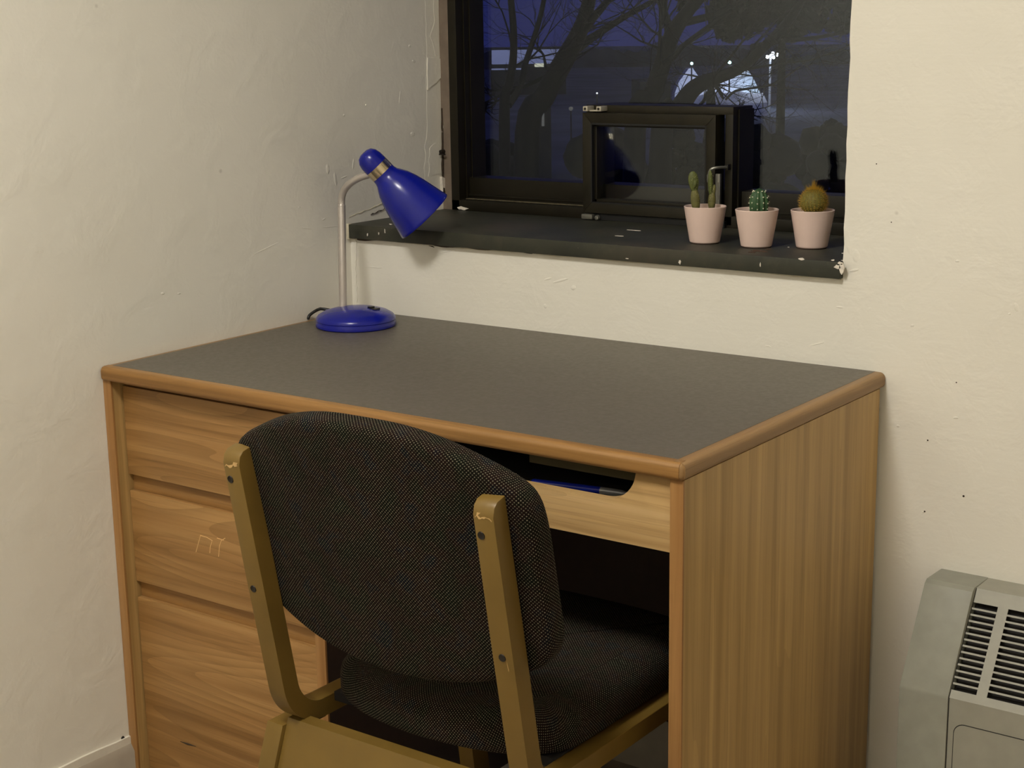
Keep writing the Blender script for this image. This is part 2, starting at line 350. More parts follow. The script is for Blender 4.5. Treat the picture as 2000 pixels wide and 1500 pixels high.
for px, py, a, b in ((1095, 548, 34, 5), (1070, 545, 16, 4), (1120, 562, 10, 10), (1065, 598, 6, 10), (870, 492, 42, 2.2), (905, 483, 36, 2.2), (730, 522, 40, 2.6), (1655, 470, 7, 50), (1672, 500, 12, 24), (1668, 528, 16, 5), (1870, 510, 6, 4), (1985, 600, 7, 16), (1972, 613, 4, 4), (1782, 636, 6, 5), (1754, 832, 5, 5), (1867, 816, 8, 4), (1803, 1000, 3, 4), (1810, 862, 3, 4), (1500, 676, 10, 2), (1595, 672, 26, 2), (1640, 600, 12, 4)):
    c = hit(px, py, 1, 0); rx = a/FPX*2.6/.81; rz = b/FPX*2.6
    bmx = new(); bmesh.ops.create_icosphere(bmx, subdivisions=2, radius=1, matrix=Matrix.Diagonal((rx*.5, .0006, rz*.5, 1)))
    rot = Matrix.Rotation(random.uniform(-.35, .1), 4, 'Y'); bmesh.ops.transform(bmx, matrix=Matrix.Translation(c) @ rot, verts=bmx.verts[:])
    part(wb, 'plaster_lump', bmx, 'wall', 60)
for px, py, r in ((1882, 969, .0017), (1712, 320, .0009), (1741, 434, .0009), (1868, 747, .001), (1812, 860, .0013), (1806, 999, .0014)):
    c = hit(px, py, 1, 0); part(wb, 'nail_hole', lathe(new(), [(0, .0006), (r, .0006), (r, 0)], 8, (c.x, .0002, c.z), (0, -1, 0)), 'crack')
# crack in the inner corner under the sill
bm = new(); z = .77
while z < .885:
    l = random.uniform(.006, .022); x = .0075+random.uniform(-.002, .002)
    tube(bm, [(x, -.0002, z), (x+random.uniform(-.001, .001), -.0004, z+l*.5), (x+random.uniform(-.0015, .0015), -.0002, z+l)], [.0003, .0008, .0003], 5); z += l+random.uniform(.001, .01)
part(wb, 'corner_crack', bm, 'crack')
bm = new(); pts = [(0, .762)]; z = .762
while z < .897: pts.append((.013+random.uniform(-.003, .003), z)); z += .006
pts += [(0, .897)]
prism(bm, pts, 1, -.0016, .0002); part(wb, 'corner_plaster', bm, 'wall', 25)
bm = new(); pts = [hit(*p, 1, 0) for p in ((692, 492), (1010, 494), (905, 505), (880, 515), (860, 508), (790, 502))]

# ================================================================== window sill (trim_1) and strip (trim_2)
sl = tag(obj('trim_1', box((0, -.012, SZ-.026), (WX, .30, SZ), .002, 2), 'sill'), 'dark green-black slate window sill with chipped white paint', kind='structure'); ORG[sl] = Vector()
def sillchip(px, py, rx, ry, mat='chip', face=1, v=-.012, n=9):
    c = hit(px, py, face, v)
    if face == 1: part(sl, 'paint_chip', prism(new(), blob(c.x, c.z, rx, ry, n), 1, v-.0008, v+.001), mat)
    else: part(sl, 'paint_chip', prism(new(), blob(c.x, c.y, rx, ry, n), 2, v-.001, v+.0006), mat)
for a in ((1642, 514, .004, .002), (1644, 523, .0035, .009), (1636, 521, .005, .0030), (1627, 508, .003, .0012), (1328, 512, .0022, .003), (1485, 517, .001, .004), (1225, 505, .003, .0008), (1566, 506, .005, .0016), (752, 452, .001, .004), (718, 458, .0015, .003), (740, 456, .0012, .002), (763, 438, .003, .0008)): sillchip(*a)
for a in ((1646, 495, .002, .0025), (1540, 483, .002, .0015), (1648, 509, .004, .003), (1238, 450, .012, .0022), (1208, 461, .008, .0015)): sillchip(*a, face=2, v=SZ)
for a in ((1486, 491, .014, .006), (1470, 493, .007, .004), (1500, 487, .006, .004), (1478, 489, .006, .003)): sillchip(*a, mat='soil', face=2, v=SZ)
# ragged caulk and dirt line under the sill
bm = new(); xs = [WX*k/90 for k in range(91)]
up_ = [(x, SZ-.0262) for x in xs]; lo_ = [(x, SZ-.0268-.0014*(1+math.sin(x*31+2*math.sin(x*13)))*.6-random.random()*.0006) for x in xs]
prism(bm, up_+lo_[::-1], 1, -.0045, .0005); part(sl, 'caulk_line', bm, 'caulk', 20)
bm = new(); xs = [.02+.40*k/60 for k in range(61)]
prism(bm, [(x, SZ-.0258) for x in xs]+[(x, SZ-.0262-.0030*max(0, math.sin(x*47)*math.sin(x*19+1)+.15)-random.random()*.0004) for x in xs][::-1], 1, -.0055, .0005); part(sl, 'dirt_line', bm, 'crack', 20)
bm = new(); tube(bm, [hit(836, 474, 1, -.001), hit(839, 479, 1, -.001), hit(848, 483, 1, -.001)], [.002, .0018, .0006], 5); part(sl, 'dirt_line', bm, 'crack')
bm = new(); pts = [hit(682+k*5, 424-k*2.0+random.uniform(-1.5, 1.5), 0, 0) for k in range(17)]
tube(bm, pts, [random.uniform(.0004, .0016) for _ in pts], 5); part(sl, 'caulk_line', bm, 'caulk')
bm = new(); pts = [hit(724+k*4, 419-k*1.6+random.uniform(-2, 1.), 0, .0012) for k in range(8)]
tube(bm, pts, [random.uniform(.0003, .0012) for _ in pts], 5); part(sl, 'dirt_line', bm, 'crack')
bm = new(); bx(bm, (.0005, -.0125, SZ-.028), (.0065, -.004, SZ+.001), .001); part(sl, 'caulk_line', bm, 'caulk')
tr = tag(obj('trim_2', box((.0002, .281, SZ), (.026, .33, WT)), 'brownstrip'), 'narrow brown strip between plaster and window frame', kind='structure'); ORG[tr] = Vector()
bm = new(); p = hit(866, 296, 1, .28); lathe(bm, [(0, .012), (.004, .011), (.0045, 0)], 10, (p.x, .2815, p.z), (0, -1, 0)); bx(bm, (p.x-.001, .266, p.z-.006), (p.x+.012, .272, p.z-.003), .001)
part(tr, 'hook', bm, 'screw')

# ================================================================== window_1
win = thing('window_1', 'dark bronze metal window with a small vent sash, night outside', None, (.5, .30, SZ), kind='structure')
FY, GY = .277, .33
bm = new()
bx(bm, (.025, FY, SZ), (.045, GY+.03, WT), .0012); bx(bm, (.045, .300, .944), (.0475, GY+.03, WT)); bx(bm, (.045, .316, .944), (.050, GY+.03, WT))
part(win, 'frame_jamb', bm, 'frame')
part(win, 'frame_jamb', box((WX-.045, FY, SZ), (WX+.03, GY+.03, WT), .0012), 'frame')
part(win, 'frame_head', box((.025, FY, WT-.05), (WX+.03, GY+.03, WT), .0012), 'frame')
bm = new(); bx(bm, (.025, FY, SZ), (WX+.03, .296, .944), .0012); bx(bm, (.025, .290, SZ), (WX+.03, .31, .9405))
part(win, 'frame_rail', bm, 'frame')
bm = new(); bx(bm, (.03, .308, .93), (WX+.03, GY+.03, .986), .001); bx(bm, (.03, .305, .95), (WX+.03, .31, .953))
part(win, 'glazing_rail', bm, 'frame')
bm = new(); bx(bm, (.0455, .297, .9438), (.345, .3055, .9450)); part(win, 'dust_ledge', bm, M['dirt'], label='line of dirt on the lower ledge')
# main pane, notched around the vent
VX0, VX1, VZ0, VZ1 = .352, .655, .944, 1.135
pts = [(.046, .98), (VX0+.002, .98), (VX0+.002, VZ1-.004), (VX1-.003, VZ1-.004), (VX1-.003, .98), (WX+.0, .98), (WX, WT-.05), (.046, WT-.05)]
part(win, 'pane', prism(new(), pts, 1, GY, GY+.005), 'glass')
# vent frame
bm = new(); bx(bm, (VX0-.004, FY, 1.1212), (VX1, GY+.02, VZ1), .001); part(win, 'vent_frame_head', bm, 'frame2')
bm = new(); bx(bm, (.6395, FY, SZ+.004), (VX1, GY+.02, 1.122), .001); bx(bm, (VX1-.002, .296, .95), (VX1+.003, GY+.02, 1.13)); part(win, 'vent_frame_jamb', bm, 'frame')
bm = new(); bx(bm, (VX0-.004, FY, SZ+.004), (VX0+.012, GY+.02, 1.122), .001); part(win, 'vent_frame_jamb', bm, 'frame')
bm = new(); bx(bm, (.627, .30, .944), (.641, GY+.02, 1.122)); part(win, 'gap_shade', bm, 'gasket')  # black fill standing in for the shade in the open sash gap
# sash: four mitred members with a bevelled glazing bead, a pane and a handle
SX0, SX1, S0, S1, SY = .3495, .6285, .9365, 1.1215, .262
sash = part(win, 'vent_sash', box((SX0+.004, SY+.02, S0+.003), (SX1-.003, SY+.024, S0+.02)), 'frame2', label='small bronze framed vent sash')
W = .0195
def member(pts): return part(sash, 'sash_member', prism(new(), pts, 1, SY, SY+.034, .0008), 'frame2')
member([(SX0, S0), (SX0, S1), (SX0+W, S1-W), (SX0+W, S0+W)]); member([(SX1, S0), (SX1-W, S0+W), (SX1-W, S1-W), (SX1, S1)])
member([(SX0, S1), (SX1, S1), (SX1-W, S1-W), (SX0+W, S1-W)]); member([(SX0, S0), (SX0+W, S0+W), (SX1-W, S0+W), (SX1, S0)])
bm = new(); w2 = W+.0062
for lo, hi in (((SX0+W, S0+W), (SX0+w2, S1-W)), ((SX1-w2, S0+W), (SX1-W, S1-W)), ((SX0+W, S1-w2), (SX1-W, S1-W)), ((SX0+W, S0+W), (SX1-W, S0+w2))): bx(bm, (lo[0], SY+.009, lo[1]), (hi[0], SY+.03, hi[1]), .0007)
part(sash, 'glazing_bead', bm, 'frame')
bm = new()
for lo, hi in (((SX0+W-.0015, S0+W), (SX0+W+.0012, S1-W)), ((SX1-W-.0012, S0+W), (SX1-W+.0015, S1-W)), ((SX0+W, S1-W-.0025), (SX1-W, S1-W+.001)), ((SX0+W, S0+W-.001), (SX1-W, S0+W+.0012))): bx(bm, (lo[0], SY-.0003, lo[1]), (hi[0], SY+.02, hi[1]))
part(sash, 'gasket', bm, 'gasket')
part(sash, 'pane', box((SX0+w2-.002, SY+.022, S0+w2-.002), (SX1-w2+.002, SY+.026, S1-w2+.002)), 'glass')
# black strip put in for the shade of the gap under the sash
part(win, 'gap_shade', box((SX0+.002, .268, SZ+.0005), (VX1-.01, .279, S0-.0015)), 'gasket')
# hinge brackets at top left and bottom left
bm = new()
for x in (.3548, .3842):
    bx(bm, (x, .255, 1.1243), (x+.0105, .2785, 1.1335), .0015); 
bx(bm, (.3648, .262, 1.1238), (.385, .278, 1.1262), .0008); part(win, 'hinge_bracket', bm, 'bracket', label='off-white hinge bracket')
bm = new()
for x in (.3600, .3894): lathe(bm, [(0, .0015), (.0022, .0015), (.0024, 0)], 8, (x, .2552, 1.1288), (0, -1, 0))
part(win, 'screw', bm, 'screw')
bm = new(); bx(bm, (.348, .258, .9245), (.372, .276, .934), .002); lathe(bm, [(0, .006), (.004, .005), (.005, 0)], 10, (.382, .263, .9285), (0, -1, 0)); part(win, 'hinge_bracket', bm, 'handle', label='worn metal hinge bracket')
part(win, 'paint_chip', prism(new(), blob(.052, .9275, .012, .0035, 14, .4), 1, FY-.0012, FY+.001), 'chip')
# cockspur handle
hb = part(sash, 'handle', tube(new(), smooth_path([(.6485, .268, 1.031), (.640, .252, 1.0315), (.631, .246, 1.029), (.6265, .2455, 1.022), (.6265, .246, 1.010), (.627, .247, .990)], 5), [.0028]*21+[.0032]*4+[.0026], 10), 'handle', label='grey cockspur handle')
bm = new(); lathe(bm, [(0, .0), (.0042, 0), (.0046, .004), (.0046, .012), (.0036, .014), (0, .014)], 12, (.6265, .2458, 1.006), (0, 0, 1)); part(sash, 'handle_ferrule', bm, 'handle')
bm = new(); bx(bm, (.6325, .256, .965), (.6415, .263, 1.020), .001); bx(bm, (.6375, .2545, .975), (.639, .257, 1.005)); part(sash, 'handle_plate', bm, 'handle')
bm = new(); bx(bm, (.6455, .266, 1.026), (.652, .279, 1.036), .001); part(win, 'handle_keep', bm, 'frame')

# ================================================================== desk
DW, DD, DH = 1.067, .6098, .76
desk = thing('desk', 'oak pedestal desk with grey laminate top, three drawers and scooped pencil drawer', 'desk', (DW/2, -DD/2, 0))
TT = .0235
top = part(desk, 'desktop', box((.016, -DD+.016, DH-TT), (DW-.016, -.002, DH)), 'lam', label='grey laminate desktop')
def bull(w): # bullnose edge profile (out, z)
    r = .0085; P = [(-w, DH-.0002), (-r*1.0, DH-.0004)]
    for k in range(7): a = math.pi/2*(1-k/6); P.append((-r+r*math.cos(a), DH-.0004-r+r*math.sin(a)))
    for k in range(6): a = -math.pi/2*(k/5); P.append((-.007+.007*math.cos(a), DH-TT+.007+.007*math.sin(a)))
    return P+[(-w, DH-TT)]
part(top, 'edge_band', prism(new(), [(-DD-o, z) for o, z in bull(.0165)], 0, .006, DW-.006), 'oakx2', label='rounded oak front edge')
part(top, 'edge_band', prism(new(), [(DW+o, z) for o, z in bull(.0165)], 1, -DD+.006, -.002), 'oaky', label='rounded oak side edge')
part(top, 'edge_band', prism(new(), [(-o, z) for o, z in bull(.0165)], 1, -DD+.006, -.002), 'oaky')
part(top, 'edge_corner', lathe(new(), [(0, -.0002)]+[(.0165+o-.0085, z-DH) for o, z in bull(.0165)][1:-1]+[(0, -TT)], 24, (DW-.0085, -DD+.0085, DH), (0, 0, 1)), 'oaky')
part(top, 'edge_corner', lathe(new(), [(0, -.0002)]+[(.0165+o-.0085, z-DH) for o, z in bull(.0165)][1:-1]+[(0, -TT)], 24, (.0085, -DD+.0085, DH), (0, 0, 1)), 'oaky')
PZ = DH-TT
def panel(x0, x1, yf, yb=-.012, mat='oakz'):
    p = part(desk, 'side_panel', box((x0, yf+.004, 0), (x1, yb, PZ)), mat)
    part(p, 'front_edge', box((x0-.0004, yf, 0), (x1+.0004, yf+.0045, PZ), .0012), 'oakz2'); return p
panel(.001, .0185, -.603); panel(1.0455, 1.0635, -.603)
panel(.4215, .4405, -.582, mat=M['knee_shade'])
part(desk, 'back_panel', box((.0185, -.045, .12), (1.0455, -.03, PZ)), M['knee_shade'])
part(desk, 'apron', box((.0185, -.575, PZ-.011), (.4215, -.02, PZ)), 'oakx')
DFY = -.580
for i, (z0, z1) in enumerate(((.578, .7245), (.395, .5505), (.03, .3668))):
    d = part(desk, 'drawer', box((.0195, DFY, z0), (.4208, DFY+.0103, z1), .0014), 'oakx', label=('top', 'middle', 'deep bottom')[i]+' oak drawer front')
    part(d, 'drawer_box', box((.03, DFY+.0103, z0+.04), (.412, -.08, z1-.03)), 'oakx')
    if i: part(desk, 'rail', box((.0185, DFY+.0105, z1-.012), (.4215, DFY+.045, z1+.035)), 'oakx2', label='recessed oak finger-pull rail')
    if i == 1:
        bm = new()
        for poly in (((392, 1045), (388, 1060), (383, 1078)), ((392, 1046), (403, 1049), (415, 1056)), ((414, 1057), (411, 1068), (410, 1080)), ((440, 1051), (432, 1056), (429, 1066), (427, 1087)), ((437, 1055), (424, 1051))):
            tube(bm, [hit(x, y, 1, DFY) for x, y in poly], .0006, 5)
        part(d, 'scratch_marks', bm, 'scratch', label='pale lines scratched into the wood')
    if i == 2:
        tube(bm := new(), [hit(352, 1448, 1, DFY), hit(367, 1453, 1, DFY), hit(383, 1458, 1, DFY)], [.0004, .0018, .0004], 6); part(d, 'knot', bm, 'crack')
# pencil drawer with scooped hand-hold
x0, x1, zb, zt, zc = .442, 1.0448, .640, .7345, .6925
def scoop():
    P = [(x0, zb), (x1, zb), (x1, zt)]
    xr, xl = .9925, .494; ex, ez = .052, zt-zc
    P += [(xr-ex+ex*math.cos(math.pi/2*k/12), zt-ez*math.sin(math.pi/2*k/12)) for k in range(13)]
    P += [(xl+ex-ex*math.sin(math.pi/2*k/12), zt-ez*math.cos(math.pi/2*k/12)) for k in range(13)]
    P.append((x0, zt)); return P
pd = part(desk, 'pencil_drawer', prism(new(), scoop(), 1, -.597, -.580, .0012), 'oakpale', label='pale oak pencil drawer with scooped top edge')
tr_ = part(pd, 'tray', box((.46, -.580, .6745), (1.03, -.12, .6805)), 'dark')
bm = new(); bx(bm, (.455, -.58, zb+.006), (.462, -.12, .70)); bx(bm, (1.028, -.58, zb+.006), (1.035, -.12, .70)); bx(bm, (.46, -.127, zb+.006), (1.03, -.12, .70)); part(pd, 'tray_side', bm, 'dark')
part(desk, 'cleat', box((.80, -.552, .7085), (1.0455, -.535, PZ)), 'paper')

# pen lying in the pencil drawer
PN = Vector((.888, -.553, .6861))
pen = thing('pen', 'blue ballpoint pen with grey tip lying in the pencil drawer', 'pen', PN)
d = Vector((.985, .17, 0)).normalized(); a = PN-d*.075
part(pen, 'barrel', lathe(new(), [(0, 0), (.0045, 0), (.0052, .003), (.0054, .06), (.0054, .098), (0, .098)], 14, a, d), 'penblue')
part(pen, 'tip', lathe(new(), [(0, .098), (.0053, .098), (.0052, .112), (.0042, .128), (.0018, .138), (.0008, .1405), (0, .1405)], 14, a, d), 'pensil')
part(pen, 'cap', lathe(new(), [(0, -.004), (.0035, -.004), (.0038, 0), (0, .0)], 12, a, d), 'black')

# ================================================================== chair
chair = thing('chair', 'wooden chair with dark tweed seat and back pushed under the desk', 'chair', (.785, -.62, 0))
def lframe(xa, xb, name='side_rail_and_post'):
    th = .026; c0 = Vector((-.8772, .7700)); c1 = Vector((-.8262, .49)); dr = (c1-c0).normalized(); zr = .3835
    t = (zr-c1.y)/dr.y; ip = c1+dr*t; r = .062; ang = math.acos(dr.dot(Vector((1, 0)))); tl = r*math.tan(ang/2)
    cl = [c0, c0+(ip-dr*tl-c0)*.5]
    p1 = ip-dr*tl; nrm = Vector((-dr.y, dr.x));  # left normal, toward +y
    cen = p1+nrm*r; a0 = math.atan2(p1.y-cen.y, p1.x-cen.x)
    for k in range(15): a = a0+ang*k/14; cl.append(cen+Vector((math.cos(a), math.sin(a)))*r)
    cl.append(Vector((-.33, zr)))
    Lf, Rt = [], []
    for i, p in enumerate(cl):
        tt = (cl[min(i+1, len(cl)-1)]-cl[max(i-1, 0)]).normalized(); n = Vector((-tt.y, tt.x)); Lf.append(p+n*th/2); Rt.append(p-n*th/2)
    # rounded top: rear corner worn over
    back_top, front_top = Rt[0], Lf[0]
    Rt[0] = back_top+dr*.016
    extra = [back_top+dr*.006+nrm*.004, back_top+dr*.001+nrm*.011]
    poly = Lf + Rt[::-1] + extra
    o = part(chair, name, prism(new(), [(p.x, p.y) for p in poly], 0, xa, xb, .0022, 2), 'beech', 40)
    for (px, py) in (((445, 935), (495, 1150)) if xa < .8 else ((940, 1046), (981, 1285))):
        # screw on the rear face of the post
        n3 = Vector((0, -nrm.x, -nrm.y)); q = Vector((0, Rt[0].x, Rt[0].y))
        dd = FW*FPX + RI*(px-1000) - UP*(py-750); s = (q-CAM).dot(n3)/dd.dot(n3); h = CAM+dd*s; h.x = min(max(h.x, xa+.008), xb-.008)
        part(o, 'screw', lathe(new(), [(0, .0004), (.0036, .0004), (.0046, .0009), (.005, 0)], 14, h, n3), 'screw')
    # chipped lacquer where the rounded top meets the rear face
    e = Vector((0, Rt[0].x, Rt[0].y)); n3 = Vector((0, -nrm.x, -nrm.y)); d3 = Vector((0, dr.x, dr.y)); bmq = new(); k = 9
    ptsA = [Vector((xa+.003+(xb-xa-.006)*i/k, 0, 0)) for i in range(k+1)]
    ring = [bmq.verts.new(p+e-d3*.003+n3*-.0012) for p in ptsA]+[bmq.verts.new(p+e+d3*abs(random.gauss(.0025, .0018))+n3*.00035) for p in ptsA[::-1]]
    bmq.faces.new(ring); r2 = bmesh.ops.extrude_face_region(bmq, geom=bmq.faces[:]); bmesh.ops.translate(bmq, verts=[v for v in r2['geom'] if isinstance(v, bmesh.types.BMVert)], vec=-n3*.002)
    part(o, 'chipped_edge', bmq, 'bare')
    return o
LX0, LX1, RX0, RX1 = .5715, .6, .9615, .990
lframe(LX0, LX1); lo_ = lframe(RX0, RX1)
bm = new(); tube(bm, [(RX1-.010, -.8546, .575), (RX1-.0085, -.8520, .562), (RX1-.0095, -.8490, .548)], [.0003, .0008, .0003], 5); tube(bm, [(RX1-.004, -.8525, .568), (RX1-.0088, -.850, .556)], .0005, 5); part(lo_, 'scratch', bm, 'bare')

def pillow(name, outline, rings, fn, mat, cap_scale=(.86, .65, .4, .18)):
    """outline: ccw 2D points; rings: (inset, depth) from back cap to front cap; fn(u,v,d)->Vector"""
    bm = new(); uvl = bm.loops.layers.uv.new('UVMap'); n = len(outline); P = [Vector(p) for p in outline]
    nr = []
    for i in range(n):
        e1 = (P[i]-P[i-1]).normalized(); e2 = (P[(i+1) % n]-P[i]).normalized(); t = (e1+e2).normalized(); nr.append(Vector((t.y, -t.x)))
    cen = sum(P, Vector((0, 0)))/n; L_, UV = [], []
    arc = 0; prev = rings[0]
    r0 = [P[i]-nr[i]*rings[0][0] for i in range(n)]
    for ins, dep in rings:
        arc += math.hypot(ins-prev[0], dep-prev[1]); prev = (ins, dep)
        pp = [P[i]-nr[i]*ins for i in range(n)]
        L_.append([bm.verts.new(fn(p.x, p.y, dep)) for p in pp]); UV.append([r0[i]+nr[i]*arc for i in range(n)])
    total = arc
    def face(vs, uvs):
        f = bm.faces.new(vs)
        for lp, uv in zip(f.loops, uvs): lp[uvl].uv = uv
    for a in range(len(rings)-1):
        for i in range(n):
            j = (i+1) % n; face((L_[a][i], L_[a][j], L_[a+1][j], L_[a+1][i]), (UV[a][i], UV[a][j], UV[a+1][j], UV[a+1][i]))
    for idx, rev in ((0, True), (len(rings)-1, False)):
        ins, dep = rings[idx]; ring = L_[idx]; base = [P[i]-nr[i]*ins for i in range(n)]; pr, pu = ring, base
        for s in cap_scale:
            uv = [cen+(b-cen)*s for b in base]; vs = [bm.verts.new(fn(p.x, p.y, dep)) for p in uv]
            for i in range(n):
                j = (i+1) % n; face((pr[i], pr[j], vs[j], vs[i]), (pu[i], pu[j], uv[j], uv[i]))
            pr, pu = vs, uv
        c = bm.verts.new(fn(cen.x, cen.y, dep))
        for i in range(n): face((pr[i], pr[(i+1) % n], c), (pu[i], pu[(i+1) % n], cen))
    return part(chair, name, bm, mat, 70)
def round_outline(ctrl, sub=5):
    n = len(ctrl); P = [Vector(p) for p in ctrl]; out = []
    for i in range(n):
        p0, p1, p2, p3 = P[i-1], P[i], P[(i+1) % n], P[(i+2) % n]
        for k in range(sub):
            s = k/sub; out.append(.5*((2*p1)+(p2-p0)*s+(2*p0-5*p1+4*p2-p3)*s*s+(3*p1-p0-3*p2+p3)*s**3))
    return out
# back pad (outline in x and height; mirrored about x = CX)
CX = .787
half = [(0, .5015), (.06, .505), (.115, .514), (.165, .530), (.205, .549), (.222, .564), (.2295, .586), (.2305, .62), (.2305, .68), (.2295, .728), (.224, .760), (.208, .780), (.17, .7995), (.115, .8195), (.06, .8295), (0, .8315)]
ctrl = [(CX+x, z) for x, z in half]+[(CX-x, z) for x, z in half[-2:0:-1]]
def backfn(u, v, d):
    y0 = -.866-(v-.763)*.2086+.0005
    bend = .020*((u-CX)/.2)**2-.020*(.1945/.2)**2    # pad curves round the sitter
    return Vector((u, y0+d+bend+.001, v+d*.15))
pillow('backrest', round_outline(ctrl, 4), [(.012, 0), (.005, .0008), (.0015, .004), (0, .010), (0, .026), (.002, .033), (.007, .039), (.016, .043)], backfn, 'fabric')
# seat pad (outline in x and y)
half = [(0, -.787), (.05, -.784), (.10, -.774), (.145, -.755), (.175, -.730), (.188, -.70), (.191, -.66), (.1915, -.55), (.191, -.45), (.188, -.39), (.17, -.36), (.12, -.346), (.06, -.341), (0, -.34)]
ctrl = [(CX-.004+x, y) for x, y in half]+[(CX-.004-x, y) for x, y in half[-2:0:-1]]
pillow('seat', round_outline(ctrl, 4), [(.022, .398), (.010, .399), (.003, .403), (0, .411), (0, .428), (.003, .440), (.010, .449), (.022, .455), (.045, .459)], lambda u, v, d: Vector((u, v, d)), 'fabric')
part(chair, 'seat_board', box((.60, -.735, .386), (.9615, -.36, .399)), 'dark')
# sloping leg frames, back rail and floor runners
LEGS = []
for xa, xb in ((.5475, .5765), (.985, 1.014)):
    lg = part(chair, 'rear_leg', prism(new(), [(-.812, .372), (-.775, .372), (-.912, .0), (-.952, .0)], 0, xa, xb, .002), 'beech')
    part(chair, 'front_leg', prism(new(), [(-.43, .372), (-.395, .372), (-.34, 0), (-.38, 0)], 0, xa, xb, .002), 'beech')
    part(chair, 'runner', prism(new(), [(-.94, .012), (-.95, .04), (-.34, .04), (-.345, .012)], 0, xa+.002, xb-.002, .002), 'beech')
    pass
sl_ = (.952-.812)/.372
def slopey(z, off): return -.812-(.372-z)*sl_+off
rail = part(chair, 'back_rail', prism(new(), [(slopey(.381, .006), .381), (slopey(.381, .026), .381), (slopey(.26, .026), .26), (slopey(.26, .006), .26)], 0, .5768, .9848, .002), 'beech')
for x in (.585, .973): part(chair, 'bracket', box((x-.009, -.795, .368), (x+.012, -.75, .3765)), 'screw')

# ================================================================== desk lamp
LB = Vector((.1195, -.1275, DH))
lamp = thing('desk_lamp', 'blue desk lamp with satin metal gooseneck on the grey desktop', 'lamp', LB)
br = .0718
part(lamp, 'base', lathe(new(), [(0, .0), (br*.97, 0), (br, .002), (br, .0075), (br*.985, .010), (br*.985, .0115), (br*.995, .0125), (br*.99, .0155), (br*.94, .0205), (br*.8, .0265), (br*.55, .0315), (br*.3, .034), (0, .035)], 64, LB), 'blue')
part(lamp, 'foot_pad', lathe(new(), [(0, -.0003), (br*.9, -.0003), (br*.9, .002), (0, .002)], 40, LB+Vector((0, 0, 0))), 'black')
sw = LB+Vector((.030, .012, .0318))
bm = new(); bx(bm, sw+Vector((-.011, -.008, -.002)), sw+Vector((.011, .008, .0015)), .001); bx(bm, sw+Vector((-.008, -.005, .001)), sw+Vector((.001, .005, .0042)), .001); part(lamp, 'switch', bm, 'black')
S0_ = LB+Vector((-.0295, -.0002, .0305)); dS = (S0_-CAM).dot(FW)
top_ = at(667, 402, dS)
lean = (top_-S0_); lean.z = 0
part(lamp, 'stem', tube(new(), [S0_-Vector((0, 0, .004)), S0_, S0_+(top_-S0_)*.5, top_], .0070, 20), 'stem')
part(lamp, 'stem_collar', lathe(new(), [(.0066, -.003), (.0072, -.001), (.0072, .0005), (.0066, .002)], 20, top_, (top_-S0_).normalized()), 'stem')
neck_px = [(667, 402, 0), (667.3, 388, -.002), (672, 372, -.010), (684, 358, -.025), (702, 347, -.038), (724, 340, -.050)]
npath = smooth_path([at(x, y, dS+dd) for x, y, dd in neck_px], 8)
nk = part(lamp, 'gooseneck', tube(new(), npath, [.0063*(1+.025*(i % 2)) for i in range(len(npath))], 20), 'stem', 60)
hc = at(741, 331, dS-.050)   # centre of the steel ring
mouth = at(829, 422.5, dS-.024)
axd = (mouth-hc).normalized(); px2m = dS/FPX
HL = (mouth-hc).length
part(lamp, 'ring', lathe(new(), [(.0200, -.008), (.0228, -.008), (.0228, .008), (.0200, .008)], 40, hc, axd, True), 'chrome', 30)
capo = [(0, -.0405), (.008, -.0400), (.0150, -.037), (.0200, -.030), (.0222, -.021), (.0226, -.008), (0, -.008)]
cp = part(lamp, 'cap', lathe(new(), capo, 40, hc, axd), 'blue')
u = axd.orthogonal().normalized(); 
for k in range(5):
    dv = -axd*.80 + (u*math.cos(k*1.2566)+axd.cross(u)*math.sin(k*1.2566))*.42
    pz = hc-axd*.0385+(dv+axd*.8)*.020+axd*.0012
    part(cp, 'vent_hole', lathe(new(), [(.0013, .0), (.0022, .0004), (.0026, 0)], 10, pz, dv.normalized()), 'blue')
outer = [(.0224, .008), (.0228, .014), (.0245, .0195), (.0290, .0265), (.0345, .036), (.0400, .050), (.0445, .066), (.0485, .083), (.0525, HL-.014), (.0550, HL-.004), (.0558, HL)]
inner = [(r-.0012, h) for r, h in outer[::-1]]
sh = part(lamp, 'shade', lathe(new(), outer+[(.0552, HL+.0008)]+inner, 56, hc, axd), 'blue', 60, label='blue bell-shaped metal shade')
part(lamp, 'bulb', lathe(new(), [(0, .012), (.012, .014), (.013, .03), (.018, .046), (.0215, .062), (.019, .076), (.011, .084), (0, .086)], 24, hc, axd), 'blue_in')
c0 = LB+Vector((-.05, .035, .012)); bm = new()
cpts = smooth_path([c0, at(634, 604, 2.84), at(622, 604.5, 2.855), at(609, 612, 2.86), at(600, 621, 2.862), at(595, 628, 2.866)], 6)
part(lamp, 'cord', tube(bm, [Vector((max(p.x, .0035), p.y, max(p.z, .7628))) for p in cpts], .0029, 10), 'cord')

